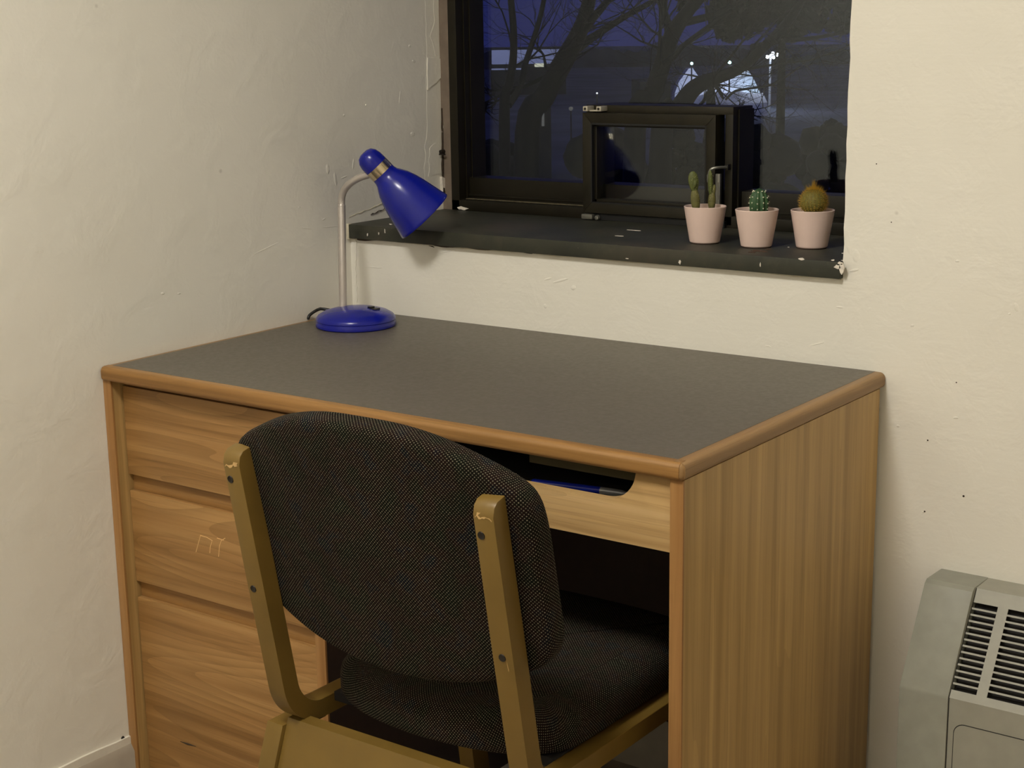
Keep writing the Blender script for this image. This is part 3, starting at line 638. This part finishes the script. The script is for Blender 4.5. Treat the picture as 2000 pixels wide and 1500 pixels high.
# ================================================================== cacti in pots
def potted(name, label, x, y):
    o = Vector((x, y, SZ)); t = thing(name, label, 'cactus', o, 'potted cacti on the window sill')
    prof = [(0, .0012), (.0232, .0012), (.0247, .0022), (.0253, .004), (.0347, .0592), (.0350, .0604), (.0343, .0612), (.0331, .0606), (.0318, .052), (.030, .046), (0, .046)]
    part(t, 'pot', lathe(new(), prof, 48, o), 'pot', 40, label='matt pink ceramic pot')
    part(t, 'pot_base', lathe(new(), [(0, 0), (.0236, 0), (.0240, .0016), (0, .0016)], 40, o), 'saucer')
    part(t, 'soil', lathe(new(), [(0, .0485), (.01, .0492), (.02, .048), (.0312, .0475), (.0312, .045), (0, .045)], 30, o), 'soil')
    return t, o
def pad_mesh(c, h, wdt, thick, tilt=0, yaw=.63):
    bmx = new(); bmesh.ops.create_uvsphere(bmx, u_segments=20, v_segments=14, radius=.5)
    for v in bmx.verts:
        k = 1+.25*v.co.z*2*.6; v.co = Vector((v.co.x*wdt*k, v.co.y*thick, (v.co.z+.5)*h))
    mtx = Matrix.Translation(c) @ Matrix.Rotation(yaw, 4, 'Z') @ Matrix.Rotation(tilt, 4, 'Y')
    bmesh.ops.transform(bmx, matrix=mtx, verts=bmx.verts[:]); return bmx
def spines(bm, p, n, k, ln, r, spread, bias=None):
    for _ in range(k):
        d = (n+Vector((random.gauss(0, spread), random.gauss(0, spread), random.gauss(0, spread)))+(bias or Vector())).normalized()
        l = ln*random.uniform(.6, 1.15); u = d.orthogonal().normalized()*r; v = d.cross(u)
        a = [bm.verts.new(p+u), bm.verts.new(p-u*.5+v*.87), bm.verts.new(p-u*.5-v*.87)]; tp = bm.verts.new(p+d*l)
        for i in range(3): bm.faces.new((a[i], a[(i+1) % 3], tp))
RH = Vector((.80936957, .587, 0)).normalized(); AW = Vector((-.587, .809, 0))
# 1 prickly pear
t, o = potted('potted_prickly_pear', 'pink pot with a prickly pear and a thin upright cactus stem', .7087, .0835)
b1 = o+RH*(-.0145)-AW*.006+Vector((0, 0, .047)); part(t, 'cactus_pad', pad_mesh(b1, .044, .0150, .011, -.10), 'pear2')
b2 = b1+RH*(-.0035)+Vector((0, 0, .036)); part(t, 'cactus_pad', pad_mesh(b2, .036, .0170, .009, -.12), 'pear')
part(t, 'cactus_bud', pad_mesh(b2+RH*-.002-AW*.004+Vector((0, 0, .008)), .014, .007, .006, .2), 'pear')
b3 = o+RH*.0105+AW*.002+Vector((0, 0, .047)); part(t, 'cactus_stem', pad_mesh(b3, .038, .0125, .011, .03), 'pear2')
part(t, 'cactus_stem', pad_mesh(b3+RH*-.0012+Vector((0, 0, .026)), .046, .0085, .008, -.03), 'pear'); part(t, 'cactus_bud', pad_mesh(b3+RH*.0025+Vector((0, 0, .028)), .021, .0065, .006, .1), 'pear2')
bm = new()
for base, h, w_ in ((b1, .042, .0058), (b2, .034, .007), (b3, .036, .005), (b3+Vector((0, 0, .028)), .042, .0035)):
    for k in range(22):
        z = random.uniform(.1, .95)*h; x = random.uniform(-1, 1)*w_*math.sin(math.pi*min(.95, max(.1, z/h)))**.5; p = base+RH*x+Vector((0, 0, z))-AW*.004; spines(bm, p, -AW, 2, .0022, .00022, .6)
part(t, 'spines', bm, 'spine', kind='stuff')
part(t, 'plant_tag', box(o+RH*.004-AW*.010+Vector((-.003, -.0005, .046)), o+RH*.004-AW*.010+Vector((.003, .0005, .0575))), 'bracket')
# 2 ribbed globe cactus with white wool
t, o = potted('potted_globe_cactus', 'pink pot with a small dark green ribbed cactus dotted white', .8048, .0812)
c = o+RH*.003+Vector((0, 0, .047)); bm = new(); nr_, H_, R_ = 10, .0475, .0158
gr = lambda a: (.88+.12*min(1, a/.5))*math.sqrt(max(0, 1-(max(0, a-.5)/.5)**2))
rings = []
for i in range(15):
    a = i/14; z = H_*a; r = R_*gr(a); r = max(r, .0004); rings.append([bm.verts.new(c+Vector((math.cos(2*math.pi*k/80), math.sin(2*math.pi*k/80), 0))*r*(1-.17*(.5-.5*math.cos(nr_*2*math.pi*k/80)))+Vector((0, 0, z))) for k in range(80)])
for a, b in zip(rings, rings[1:]):
    for k in range(80): bm.faces.new((a[k], a[(k+1) % 80], b[(k+1) % 80], b[k]))
bm.faces.new(rings[-1]); part(t, 'cactus_body', bm, 'globe', 80)
bm = new(); bs = new()
for k in range(nr_):
    for i in range(5):
        a = .12+.19*i; r = R_*gr(a); an = 2*math.pi*k/nr_; n = Vector((math.cos(an), math.sin(an), .5*(a-.2)))
        p = c+Vector((math.cos(an), math.sin(an), 0))*r+Vector((0, 0, H_*(a+.03*(k % 2)))); n.normalize()
        bmesh.ops.create_icosphere(bm, subdivisions=1, radius=.00125, matrix=Matrix.Translation(p)); spines(bs, p, n, 5, .0048, .00010, .5)
part(t, 'areoles', bm, 'areole', 80); part(t, 'spines', bs, 'spine', kind='stuff')
part(t, 'bark_chip', box(o+RH*-.016-AW*.014+Vector((-.007, -.002, .0475)), o+RH*-.016-AW*.014+Vector((.007, .002, .0535)), .001), 'saucer')
# 3 golden barrel cactus
t, o = potted('potted_golden_barrel_cactus', 'pink pot with a round golden-spined cactus beside the recess corner', .8868, .1140)
c = o+RH*.001+Vector((0, 0, .0735)); bm = new(); R_ = .0212
bmesh.ops.create_uvsphere(bm, u_segments=48, v_segments=24, radius=R_)
for v in bm.verts:
    a = math.atan2(v.co.y, v.co.x); k = 1-.07*(.5-.5*math.cos(24*a)); v.co.x *= k; v.co.y *= k; v.co.z *= .98; v.co += c
part(t, 'cactus_body', bm, 'barrel', 80)
bm = new()
for k in range(24):
    for i in range(13):
        el = -0.55+1.95*i/12; an = 2*math.pi*k/24; n = Vector((math.cos(an)*math.cos(el), math.sin(an)*math.cos(el), math.sin(el))); p = c+n*R_
        spines(bm, p, n, 8, .0058, .00013, .55)
for k in range(150):
    n = Vector((random.gauss(0, .32), random.gauss(0, .32), 1)).normalized(); spines(bm, c+n*R_, n, 1, .0095, .0002, .2)
for k in range(70):
    spines(bm, c+Vector((random.gauss(0, .0012), random.gauss(0, .0012), R_*.98)), Vector((0, 0, 1)), 1, .0155, .0002, .12)
part(t, 'spines', bm, 'gold', kind='stuff')

# ================================================================== wall heater
HX0, HXC, HX1 = 1.1664, 1.2394, 2.15
heater = thing('wall_heater', 'grey metal wall heater with slotted sloping grille', 'heater', (1.6, -.07, 0))
prof = [(-.0003, .466), (-.052, .468), (-.1445, .331), (-.1445, .03), (-.0003, .03)]
capp = [(-.0003, .4685), (-.058, .4705), (-.066, .466), (-.1462, .334), (-.1475, .328), (-.1475, 0), (-.0003, 0)]
part(heater, 'end_cap', prism(new(), capp, 0, HX0, HXC, .0018), 'heat2', 25, label='smooth grey end cap with scuffs')
part(heater, 'end_cap', prism(new(), capp, 0, HX1, HX1+.073, .0018), 'heat2', 25)
Pt, Pb = Vector((0, -.052, .468)), Vector((0, -.1445, .331)); sd = (Pb-Pt).normalized(); SLn = (Pb-Pt).length; hn = Vector((0, sd.z, -sd.y))
hn = hn if hn.z > 0 else -hn
def slab(bm, xa, xb, s0, s1, th=.0012, up=0, bev=0):
    q = [Pt+sd*s0+hn*up, Pt+sd*s1+hn*up]; vs = []
    for x in (xa, xb):
        for p in q:
            for d_ in (0, -th): vs.append(bm.verts.new(Vector((x, 0, 0))+p+hn*d_))
    fs = [bm.faces.new([vs[i] for i in qd]) for qd in ((0, 1, 3, 2), (4, 6, 7, 5), (0, 4, 5, 1), (2, 3, 7, 6), (0, 2, 6, 4), (1, 5, 7, 3))]
    return bm
s0, s1, nsl = .0215, .153, 14
bm = new(); slab(bm, HXC, HX1, 0, s0); slab(bm, HXC, HX1, s1, SLn)
bx(bm, (HXC, -.052, .4655), (HX1, -.0003, .468)); bx(bm, (HXC, -.1445, .03), (HX1, -.1425, .331)); bx(bm, (HXC, -.14, .03), (HX1, -.0003, .034))
cols = []; x = 1.2445; first = True
colx = [(HXC-.004, 1.2765)]; x = 1.2915
while x < HX1-.06: colx.append((x, x+.068)); x += .083
px_ = HXC
for k, (a_, b_) in enumerate(colx):
    if k: slab(bm, colx[k-1][1], a_, s0, s1)
slab(bm, colx[-1][1], HX1, s0, s1)
part(heater, 'cover', bm, 'heat', 25)
pitch = (s1-s0)/nsl
bmS = slab(new(), 0, .068, 0, pitch*.40, .0016, .0002); first = None
for a_, b_ in colx:
    for k in range(1, nsl):
        s = s0+pitch*k-pitch*.20
        o = part(heater, 'slat', slab(new(), max(a_, HXC), b_, s+pitch*.05, s+pitch*.35, .0016, .0001), 'heat') if (a_ == colx[0][0] and k == 1) or (a_ == colx[1][0] and k == 1) else None
        if o is not None: ref = (o, k)
        else: copy_part(ref[0], heater, sd*pitch*(k-ref[1])+Vector((0 if a_ <= colx[1][0] else a_-colx[1][0], 0, 0)))
    # rounded slot corners
    bmc = new(); 
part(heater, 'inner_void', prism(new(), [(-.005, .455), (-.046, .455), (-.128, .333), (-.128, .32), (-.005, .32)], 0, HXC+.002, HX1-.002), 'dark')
def rrect(xa, xb, za, zb_, r, n=6):
    P = []
    for cx, cz, a0 in ((xb-r, zb_-r, 0), (xa+r, zb_-r, 90), (xa+r, za+r, 180), (xb-r, za+r, 270)):
        for k in range(n+1): a = math.radians(a0+90*k/n); P.append((cx+r*math.cos(a), cz+r*math.sin(a)))
    return P
part(heater, 'panel_gap', prism(new(), rrect(1.2485, 1.66, .07, .2952, .016), 1, -.1449, -.144), 'dark')
part(heater, 'access_panel', prism(new(), rrect(1.2497, 1.6588, .0712, .294, .015), 1, -.1455, -.144), 'heat', label='flush rounded access panel')
part(heater, 'seam', box((HXC-.0004, -.1452, .03), (HXC+.0012, -.1448, .331)), 'dark')
bm = new(); slab(bm, HXC-.0002, HXC+.001, 0, SLn, .0005, .0002); part(heater, 'seam', bm, 'dark')
for s, x, r in ((.006, 1.218, .0014), (.004, 1.183, .0007)): part(heater, 'scuff', lathe(new(), [(0, .0006), (r, .0004), (r*1.1, 0)], 8, Vector((x, 0, 0))+Pt+sd*s+hn*.0035, hn), 'dark')
pa = [Vector((x, 0, 0))+Pt+sd*s+hn*.0032 for x, s in ((1.186, .028), (1.196, .018), (1.206, .020), (1.214, .034), (1.219, .060))]
part(heater, 'scuff', tube(new(), smooth_path(pa, 5), .0007, 5), 'heat')

# ================================================================== ceiling lamp
cl = thing('ceiling_lamp', 'round opal lamp mounted on the white ceiling', 'lamp', (LAMP_POS.x, LAMP_POS.y, RZ))
part(cl, 'mount', lathe(new(), [(0, 0), (.12, 0), (.12, -.03), (0, -.03)], 40, (LAMP_POS.x, LAMP_POS.y, RZ)), 'bracket')
mE = emit('opal_glow', LAMP_COL, LAMP_STRENGTH)
part(cl, 'diffuser', lathe(new(), [(0, -.03), (.225, -.03), (.235, -.045), (.228, -.065), (.19, -.088), (.12, -.103), (0, -.108)], 40, (LAMP_POS.x, LAMP_POS.y, RZ)), mE)

# ================================================================== outside at night
GZ = -8.0
bm = new(); bx(bm, (-700, .5, GZ-.5), (300, 900, GZ)); tag(obj('ground', bm, 'ground'), 'dark ground outside the window', kind='structure')
rh = random.Random(4); bm = new(); hz = []
for k in range(241):
    x = 200+k*9.0; yy = 98+7*math.sin(x*.013)+5*math.sin(x*.041+1)+rh.uniform(-5, 5); p = at(x, yy, 420); hz.append((bm.verts.new((p.x, p.y, GZ)), bm.verts.new(p)))
for p, q in zip(hz, hz[1:]): bm.faces.new((p[0], q[0], q[1], p[1]))
r_ = bmesh.ops.extrude_face_region(bm, geom=bm.faces[:]); bmesh.ops.translate(bm, verts=[v for v in r_['geom'] if isinstance(v, bmesh.types.BMVert)], vec=Vector((FW.x, FW.y, 0))*25)
tag(obj('hills', bm, 'ground'), 'dark wooded skyline far beyond the buildings', kind='structure')
def tree(name, label, D, limbs, twn, seed, lev=3):
    rnd = random.Random(seed); base = at(limbs[0][0][0], limbs[0][0][1], D); root = Vector((base.x, base.y, GZ))
    t = thing(name, label, 'tree', root, 'bare trees outside the window'); bm = new(); bt = new()
    def tw(p, d, l, r, lv):
        n = 4; path = [p]; q = p; dd = d
        for i in range(n):
            dd = (dd+Vector((rnd.gauss(0, .16), rnd.gauss(0, .16), rnd.gauss(0, .14)+.03))).normalized(); q = q+dd*l/n; path.append(q)
        tube(bt, path, [r*(1-.75*i/n) for i in range(n+1)], 4 if lv > 1 else 3, False)
        if lv > 0:
            for k in range(rnd.randint(3, 5)):
                f_ = rnd.uniform(.25, 1); ii = min(n-1, int(f_*n)); pp = path[ii].lerp(path[ii+1], f_*n-ii) if f_*n-ii <= 1 else path[-1]
                d2 = (dd+Vector((rnd.gauss(0, .55), rnd.gauss(0, .55), rnd.gauss(0, .45)+.1))).normalized(); tw(pp, d2, l*rnd.uniform(.45, .75), r*.5, lv-1)
    for li, lm in enumerate(limbs):
        P = [at(x, y, D+(0 if li == 0 else .25*i*(1 if li % 2 else -1))) for i, (x, y, w_) in enumerate(lm)]; Rr = [w_/FPX*D*.5 for x, y, w_ in lm]
        if li == 0: P = [root-Vector((0, 0, .3)), root.lerp(P[0], .6)]+P; Rr = [Rr[0]*1.5, Rr[0]*1.15]+Rr
        sp = smooth_path(P, 4); rr = []
        for i in range(len(sp)): x = i/4; a = int(min(x, len(Rr)-2)); rr.append(Rr[a]+(Rr[a+1]-Rr[a])*(x-a))
        tube(bm, sp, rr, 10)
        tot = max(2, int(twn*(1 if li else .6)))
        for k in range(tot):
            i = rnd.randint(len(sp)//3 if li else 10, len(sp)-2) if len(sp) > 12 else rnd.randint(1, len(sp)-2)
            tg = (sp[i+1]-sp[i]).normalized(); d = (tg*.8+Vector((rnd.gauss(0, .6), rnd.gauss(0, .6), rnd.gauss(.1, .5)))).normalized(); tw(sp[i], d, D*rnd.uniform(.035, .075), rr[i]*rnd.uniform(.2, .4), lev)
    part(t, 'trunk', bm, 'bark', 60); part(t, 'twigs', bt, 'bark', 60, kind='stuff'); return t
tree('bare_tree', 'bare tree with two slim forking stems before the pale building', 20, [[(985, 235, 22), (993, 170, 18), (1002, 120, 15), (1003, 60, 14), (998, 0, 13), (992, -80, 11), (985, -180, 6)], [(993, 205, 16), (1016, 170, 13), (1026, 125, 12), (1036, 95, 12), (1052, 45, 11), (1064, -10, 10), (1080, -120, 6)]], 5, 3)
tree('bare_tree', 'large bare tree leaning over, trunk forking low with long side branch', 26, [[(1030, 260, 50), (1062, 190, 44), (1098, 125, 40), (1128, 70, 34), (1146, 20, 28), (1160, -50, 24), (1175, -160, 12)], [(1112, 105, 22), (1150, 78, 17), (1185, 55, 14), (1225, 30, 12), (1275, 2, 11), (1330, -40, 8)], [(1128, 70, 20), (1180, 10, 14), (1220, -40, 11), (1260, -120, 6)], [(1146, 20, 14), (1135, -40, 10), (1110, -120, 5)]], 6, 11)
tree('bare_tree', 'bare tree with dense dark crown beside the lit wall', 17.5, [[(1240, 260, 44), (1272, 190, 38), (1292, 130, 34), (1312, 70, 32), (1345, 20, 26), (1385, -30, 22), (1420, -120, 12)], [(1312, 75, 22), (1302, 40, 16), (1290, 0, 14), (1278, -60, 10)], [(1292, 130, 18), (1318, 108, 12), (1336, 88, 10), (1380, 55, 9), (1430, 20, 7)], [(1330, 45, 18), (1390, 30, 14), (1450, 0, 12), (1510, -50, 9)]], 10, 21, 3)
tree('bare_tree', 'bare tree with a thick limb reaching over the lit wall', 11.5, [[(1290, 300, 46), (1318, 230, 42), (1350, 178, 34), (1382, 158, 28), (1412, 148, 24), (1446, 132, 22), (1492, 92, 20), (1548, 30, 18), (1590, -50, 14)], [(1375, 150, 12), (1398, 168, 8), (1412, 192, 5)], [(1418, 194, 4.5), (1436, 178, 5), (1470, 172, 4.6), (1505, 166, 4.4), (1535, 150, 3.6), (1562, 130, 2.4)], [(1470, 92, 14), (1530, 80, 10), (1590, 74, 9), (1660, 60, 7), (1720, 40, 4)], [(1505, 166, 3), (1540, 172, 2.4), (1580, 176, 1.6)]], 9, 33, 3)
def crown_tree(label, px, py, rx, ry, D, seed):
    rnd = random.Random(seed); c = at(px, py, D); a = rx/FPX*D; b = ry/FPX*D; t = thing('leafy_tree', label, 'tree', (c.x, c.y, GZ)); bm = new()
    for k in range(70):
        d = Vector((rnd.gauss(0, 1), rnd.gauss(0, 1), rnd.gauss(0, 1))).normalized()*rnd.uniform(.35, .95); r = b*rnd.uniform(.14, .26)
        bmesh.ops.create_icosphere(bm, subdivisions=3, radius=r, matrix=Matrix.Translation(c+Vector((d.x*a, d.y*a*.35, d.z*b))))
    for v in bm.verts: v.co += Vector((rnd.gauss(0, .05), rnd.gauss(0, .05), rnd.gauss(0, .05)))*b
    part(t, 'foliage', bm, 'leaf', 80); part(t, 'trunk', tube(new(), [(c.x, c.y, GZ-.2), (c.x, c.y, GZ+3), (c.x, c.y, c.z)], [.3, .22, .12], 10), 'bark'); return t
crown_tree('dark dense-crowned tree standing behind the bare trees above the floodlit wall', 1530, -30, 235, 118, 62, 5)
def clump(name, label, cat, px, py_top, wpx, D, seed, cone=False, group='dark bushes below the window'):
    rnd = random.Random(seed); p = at(px, py_top, D); Hh = p.z-GZ; Rr = wpx/FPX*D*.5; t = thing(name, label, cat, (p.x, p.y, GZ), group); bm = new()
    if cone:
        for k in range(9):
            z = GZ+Hh*(k/9); r = Rr*(1-k/9)*3.0+.1; lathe(bm, [(r, 0), (r*.55, Hh/9*.9), (r*.25, Hh/9*1.3)], 14, (p.x, p.y, z))
        for v in bm.verts: v.co += Vector((rnd.gauss(0, .05), rnd.gauss(0, .05), rnd.gauss(0, .05)))*Rr
    else:
        for k in range(26):
            a = rnd.uniform(0, 6.28); e = rnd.uniform(0, 1); rr = Rr*rnd.uniform(.25, .5); zc = GZ+Hh*(.25+.65*e)-rr*.3
            w_ = Rr*.75*math.sqrt(max(0, 1-(max(0, e-.3)/.75)**2)); c = Vector((p.x+w_*math.cos(a)*rnd.random()**.5, p.y+w_*math.sin(a)*rnd.random()**.5, min(zc, p.z-rr)))
            v0 = len(bm.verts); bmesh.ops.create_icosphere(bm, subdivisions=3, radius=rr, matrix=Matrix.Translation(c))
        for v in bm.verts: v.co += Vector((rnd.gauss(0, .022), rnd.gauss(0, .022), rnd.gauss(0, .022)))*Rr
    part(t, 'foliage', bm, 'leaf', 80); bm = new(); tube(bm, [(p.x, p.y, GZ-.2), (p.x, p.y, GZ+Hh*.5)], [Rr*.12, Rr*.06], 8); part(t, 'stem', bm, 'bark'); return t
clump('round_bush', 'broad dark rounded bush in front of the floodlit bank', 'bush', 1495, 193, 190, 45, 1)
clump('round_bush', 'dark bush below the red signal lights', 'bush', 1620, 200, 160, 47, 2)
clump('round_bush', 'dark bush between the two leaning trees', 'bush', 1180, 207, 200, 40, 3)
clump('round_bush', 'dark bush under the twin-stemmed tree', 'bush', 975, 222, 190, 42, 4)
clump('round_bush', 'dark bush beside the small conifer', 'bush', 1330, 196, 150, 43, 5)
clump('conifer', 'small pointed conifer against the floodlit wall', 'tree', 1389, 163, 26, 44, 6, True)
# pale office building
def facing(D, px0, py0, px1, py1, thick=6):
    """box whose front face roughly faces the room: returns its centre, axes"""
    a, b = at(px0, py0, D), at(px1, py1, D); return a, b
def slabbox(bm, D, px0, py0, px1, py1, th, zlow=None):
    a = at(px0, py0, D); b = at(px1, py0, D); lo = zlow if zlow is not None else at(px0, py1, D).z; zt = a.z
    fwd = Vector((FW.x, FW.y, 0)).normalized(); vs = []
    for p in (a, b):
        for z in (lo, zt):
            for d_ in (0, th): q = Vector((p.x, p.y, z))+fwd*d_; vs.append(bm.verts.new(q))
    for qd in ((0, 1, 3, 2), (4, 6, 7, 5), (0, 4, 5, 1), (2, 3, 7, 6), (0, 2, 6, 4), (1, 5, 7, 3)): bm.faces.new([vs[i] for i in qd])
    return bm
E_blue = emit('cool_lit_panel', (.36, .43, .85), .30); E_win = emit('lit_window', (.80, .84, .66), .62); E_dim = emit('dim_lit_window', (.55, .57, .55), .14)
E_warm = emit('warm_lit_window', (.8, .72, .62), .55); E_flood = emit('floodlight_glow', (.80, .88, 1.0), 22); E_cyan = emit('street_lamp_glow', (.55, 1.0, .95), 3.2); E_red = emit('signal_red', (.9, .08, .06), .55); E_white = emit('lamp_glow', (.95, .97, 1.0), 1.0)
def building(label, D, rect, name='office_building', cat='building'):
    c = at((rect[0]+rect[2])/2, rect[1], D); t = thing(name, label, cat, (c.x, c.y, GZ)); part(t, 'wall', slabbox(new(), D, *rect, 14, GZ), 'bldg'); return t
def win_part(t, name, D, r, mat, sub=None): 
    fwd = Vector((FW.x, FW.y, 0)).normalized(); return part(t, name, slabbox(new(), D-.25, *r, .3), mat)
b = building('pale building with a blue-lit upper band, left of the big leaning tree', 240, (958, 94, 1105, 260))
win_part(b, 'lit_band', 240, (960, 98, 1100, 126), E_blue); win_part(b, 'lit_strip', 240, (960, 134, 1020, 137), E_blue)
for r in ((1044, 124, 1062, 131),): win_part(b, 'window', 240, r, E_win)
for r in ((1043, 157, 1058, 162), (1022, 161, 1026, 164)): win_part(b, 'window', 240, r, E_dim)
for r in ((986, 196, 1012, 219), (1022, 198, 1030, 214)): win_part(b, 'shop_window', 240, r, E_dim)
b = building('low building with warm lit panes behind the dense tree', 200, (1250, 160, 1310, 250), 'low_building')
for r in ((1262, 168, 1274, 189), (1276, 172, 1290, 189), (1256, 184, 1261, 191)): win_part(b, 'window', 200, r, E_dim)
# floodlit pale wall with its floodlights
wl2 = thing('floodlit_wall', 'long pale wall lit bluish white by floodlights', 'wall', at(1400, 130, 190).xy.to_3d()+Vector((0, 0, GZ)))
tp = [(1318, 182), (1326, 160), (1345, 134), (1353, 133), (1366, 152), (1384, 156), (1402, 150), (1420, 138), (1436, 128), (1450, 129), (1463, 140), (1474, 158), (1484, 180)]
pa = [at(x, y, 190) for x, y in tp]; fw_ = Vector((FW.x, FW.y, 0)).normalized()*3; bm = new()
A = [bm.verts.new(p) for p in pa]+[bm.verts.new((pa[-1].x, pa[-1].y, GZ)), bm.verts.new((pa[0].x, pa[0].y, GZ))]
B = [bm.verts.new(v.co+fw_) for v in A]; bm.faces.new(A); bm.faces.new(B[::-1])
for k in range(len(A)): bm.faces.new((A[k], B[k], B[(k+1) % len(A)], A[(k+1) % len(A)]))
part(wl2, 'cladding', bm, 'snow')
def lamp_light(parent, loc, col, power, rad=.4):
    ld = bpy.data.lights.new('flood', 'POINT'); ld.energy = power; ld.color = col; ld.shadow_soft_size = rad
    lo = bpy.data.objects.new('flood', ld); COL.objects.link(lo); lo.parent = parent; lo.location = Vector(loc)-ORG[parent]; return lo
def lamp_post(name, label, D, px, py, heads, mat, hr, polew, polemat='pole', group=None):
    p = at(px, py, D); t = thing(name, label, 'lamp', (p.x, p.y, GZ), group)
    part(t, 'pole', tube(new(), [(p.x, p.y, GZ), (p.x, p.y, p.z-.1)], [polew*1.4, polew], 8), polemat)
    for hx, hy in heads:
        h = at(hx, hy, D); part(t, 'lamp_head', lathe(new(), [(0, -hr), (hr*.8, -hr*.6), (hr, 0), (hr*.8, hr*.6), (0, hr)], 12, h), mat)
        if abs(hx-px) > 1: tube(bm := new(), [(p.x, p.y, h.z), h], polew*.6, 6); part(t, 'arm', bm, polemat)
    return t, p
t, p = lamp_post('floodlight_mast', 'tall floodlight mast with four bright white lamps', 175, 1505, 102, [(1499, 111), (1511, 112), (1509, 104), (1518, 107)], E_flood, .20, .11)
lamp_light(t, at(1500, 122, 172), (.75, .85, 1), 500, .3)
t, p = lamp_post('street_lamp', 'street lamp glowing pale green near the dense tree', 180, 1351, 120, [(1351, 124)], E_cyan, .19, .08, 'bldg')
lamp_light(t, at(1351, 130, 182), (.6, .75, 1), 600)
t, p = lamp_post('street_lamp', 'street lamp glowing pale green above the thick limb', 180, 1425, 118, [(1425, 122)], E_cyan, .21, .08, 'bldg')
lamp_light(t, at(1427, 140, 183), (.7, .72, 1), 900)
lamp_light(wl2, at(1472, 172, 186.5), (.5, .95, 1), 220); lamp_light(wl2, at(1450, 196, 187), (.72, .78, 1), 260)
t, p = lamp_post('street_lamp', 'tiny white lamp beside the floodlight mast', 230, 1531, 126, [(1531, 130)], E_white, .2, .06, 'bldg')
t, p = lamp_post('street_lamp', 'small white lamp above the vent sash hinge', 120, 1166, 178, [(1166, 182)], E_white, .08, .05, 'bldg')
t, p = lamp_post('street_lamp', 'faint lamp low between leaning tree and vent sash', 110, 1115, 209, [(1115, 212)], E_dim, .16, .05, 'bldg')
t, p = lamp_post('signal_mast', 'thin mast carrying three dim red lights', 220, 1529, 150, [(1529, 155), (1529, 165), (1529, 174)], E_red, .16, .06, 'bldg')
b = building('narrow dark hut with a thin lit doorway under the large tree', 90, (1046, 205, 1076, 320), 'hut')
win_part(b, 'doorway', 90, (1058, 215, 1063, 247), E_dim)
# snow bank catching the floodlights
bk = thing('snow_bank', 'low pale bank glowing under the floodlights behind the bush', 'bank', at(1445, 200, 168).xy.to_3d()+Vector((0, 0, GZ)))
bm = new(); P = []
a = at(1340, 190, 168); c_ = at(1500, 182, 168); fwd = Vector((FW.x, FW.y, 0)).normalized(); n = 24; R0, R1, R2, R3 = [], [], [], []
for k in range(n+1):
    s = k/n; p = a.lerp(c_, s); h = p.z-.25*abs(math.sin(s*9))+.35*math.sin(s*3.1)
    for lst, off, z in ((R0, 0, GZ), (R1, .3, h-.9), (R2, 3.5, h), (R3, 6, GZ)): q = p+fwd*off; lst.append(bm.verts.new((q.x, q.y, z)))
for A, B in ((R0, R1), (R1, R2), (R2, R3)):
    for k in range(n): bm.faces.new((A[k], A[k+1], B[k+1], B[k]))
part(bk, 'surface', bm, 'snow', 60); lamp_light(bk, at(1455, 182, 166), (.7, .78, 1), 60)
for o in bpy.data.objects:
    if '_o' in o: del o['_o']
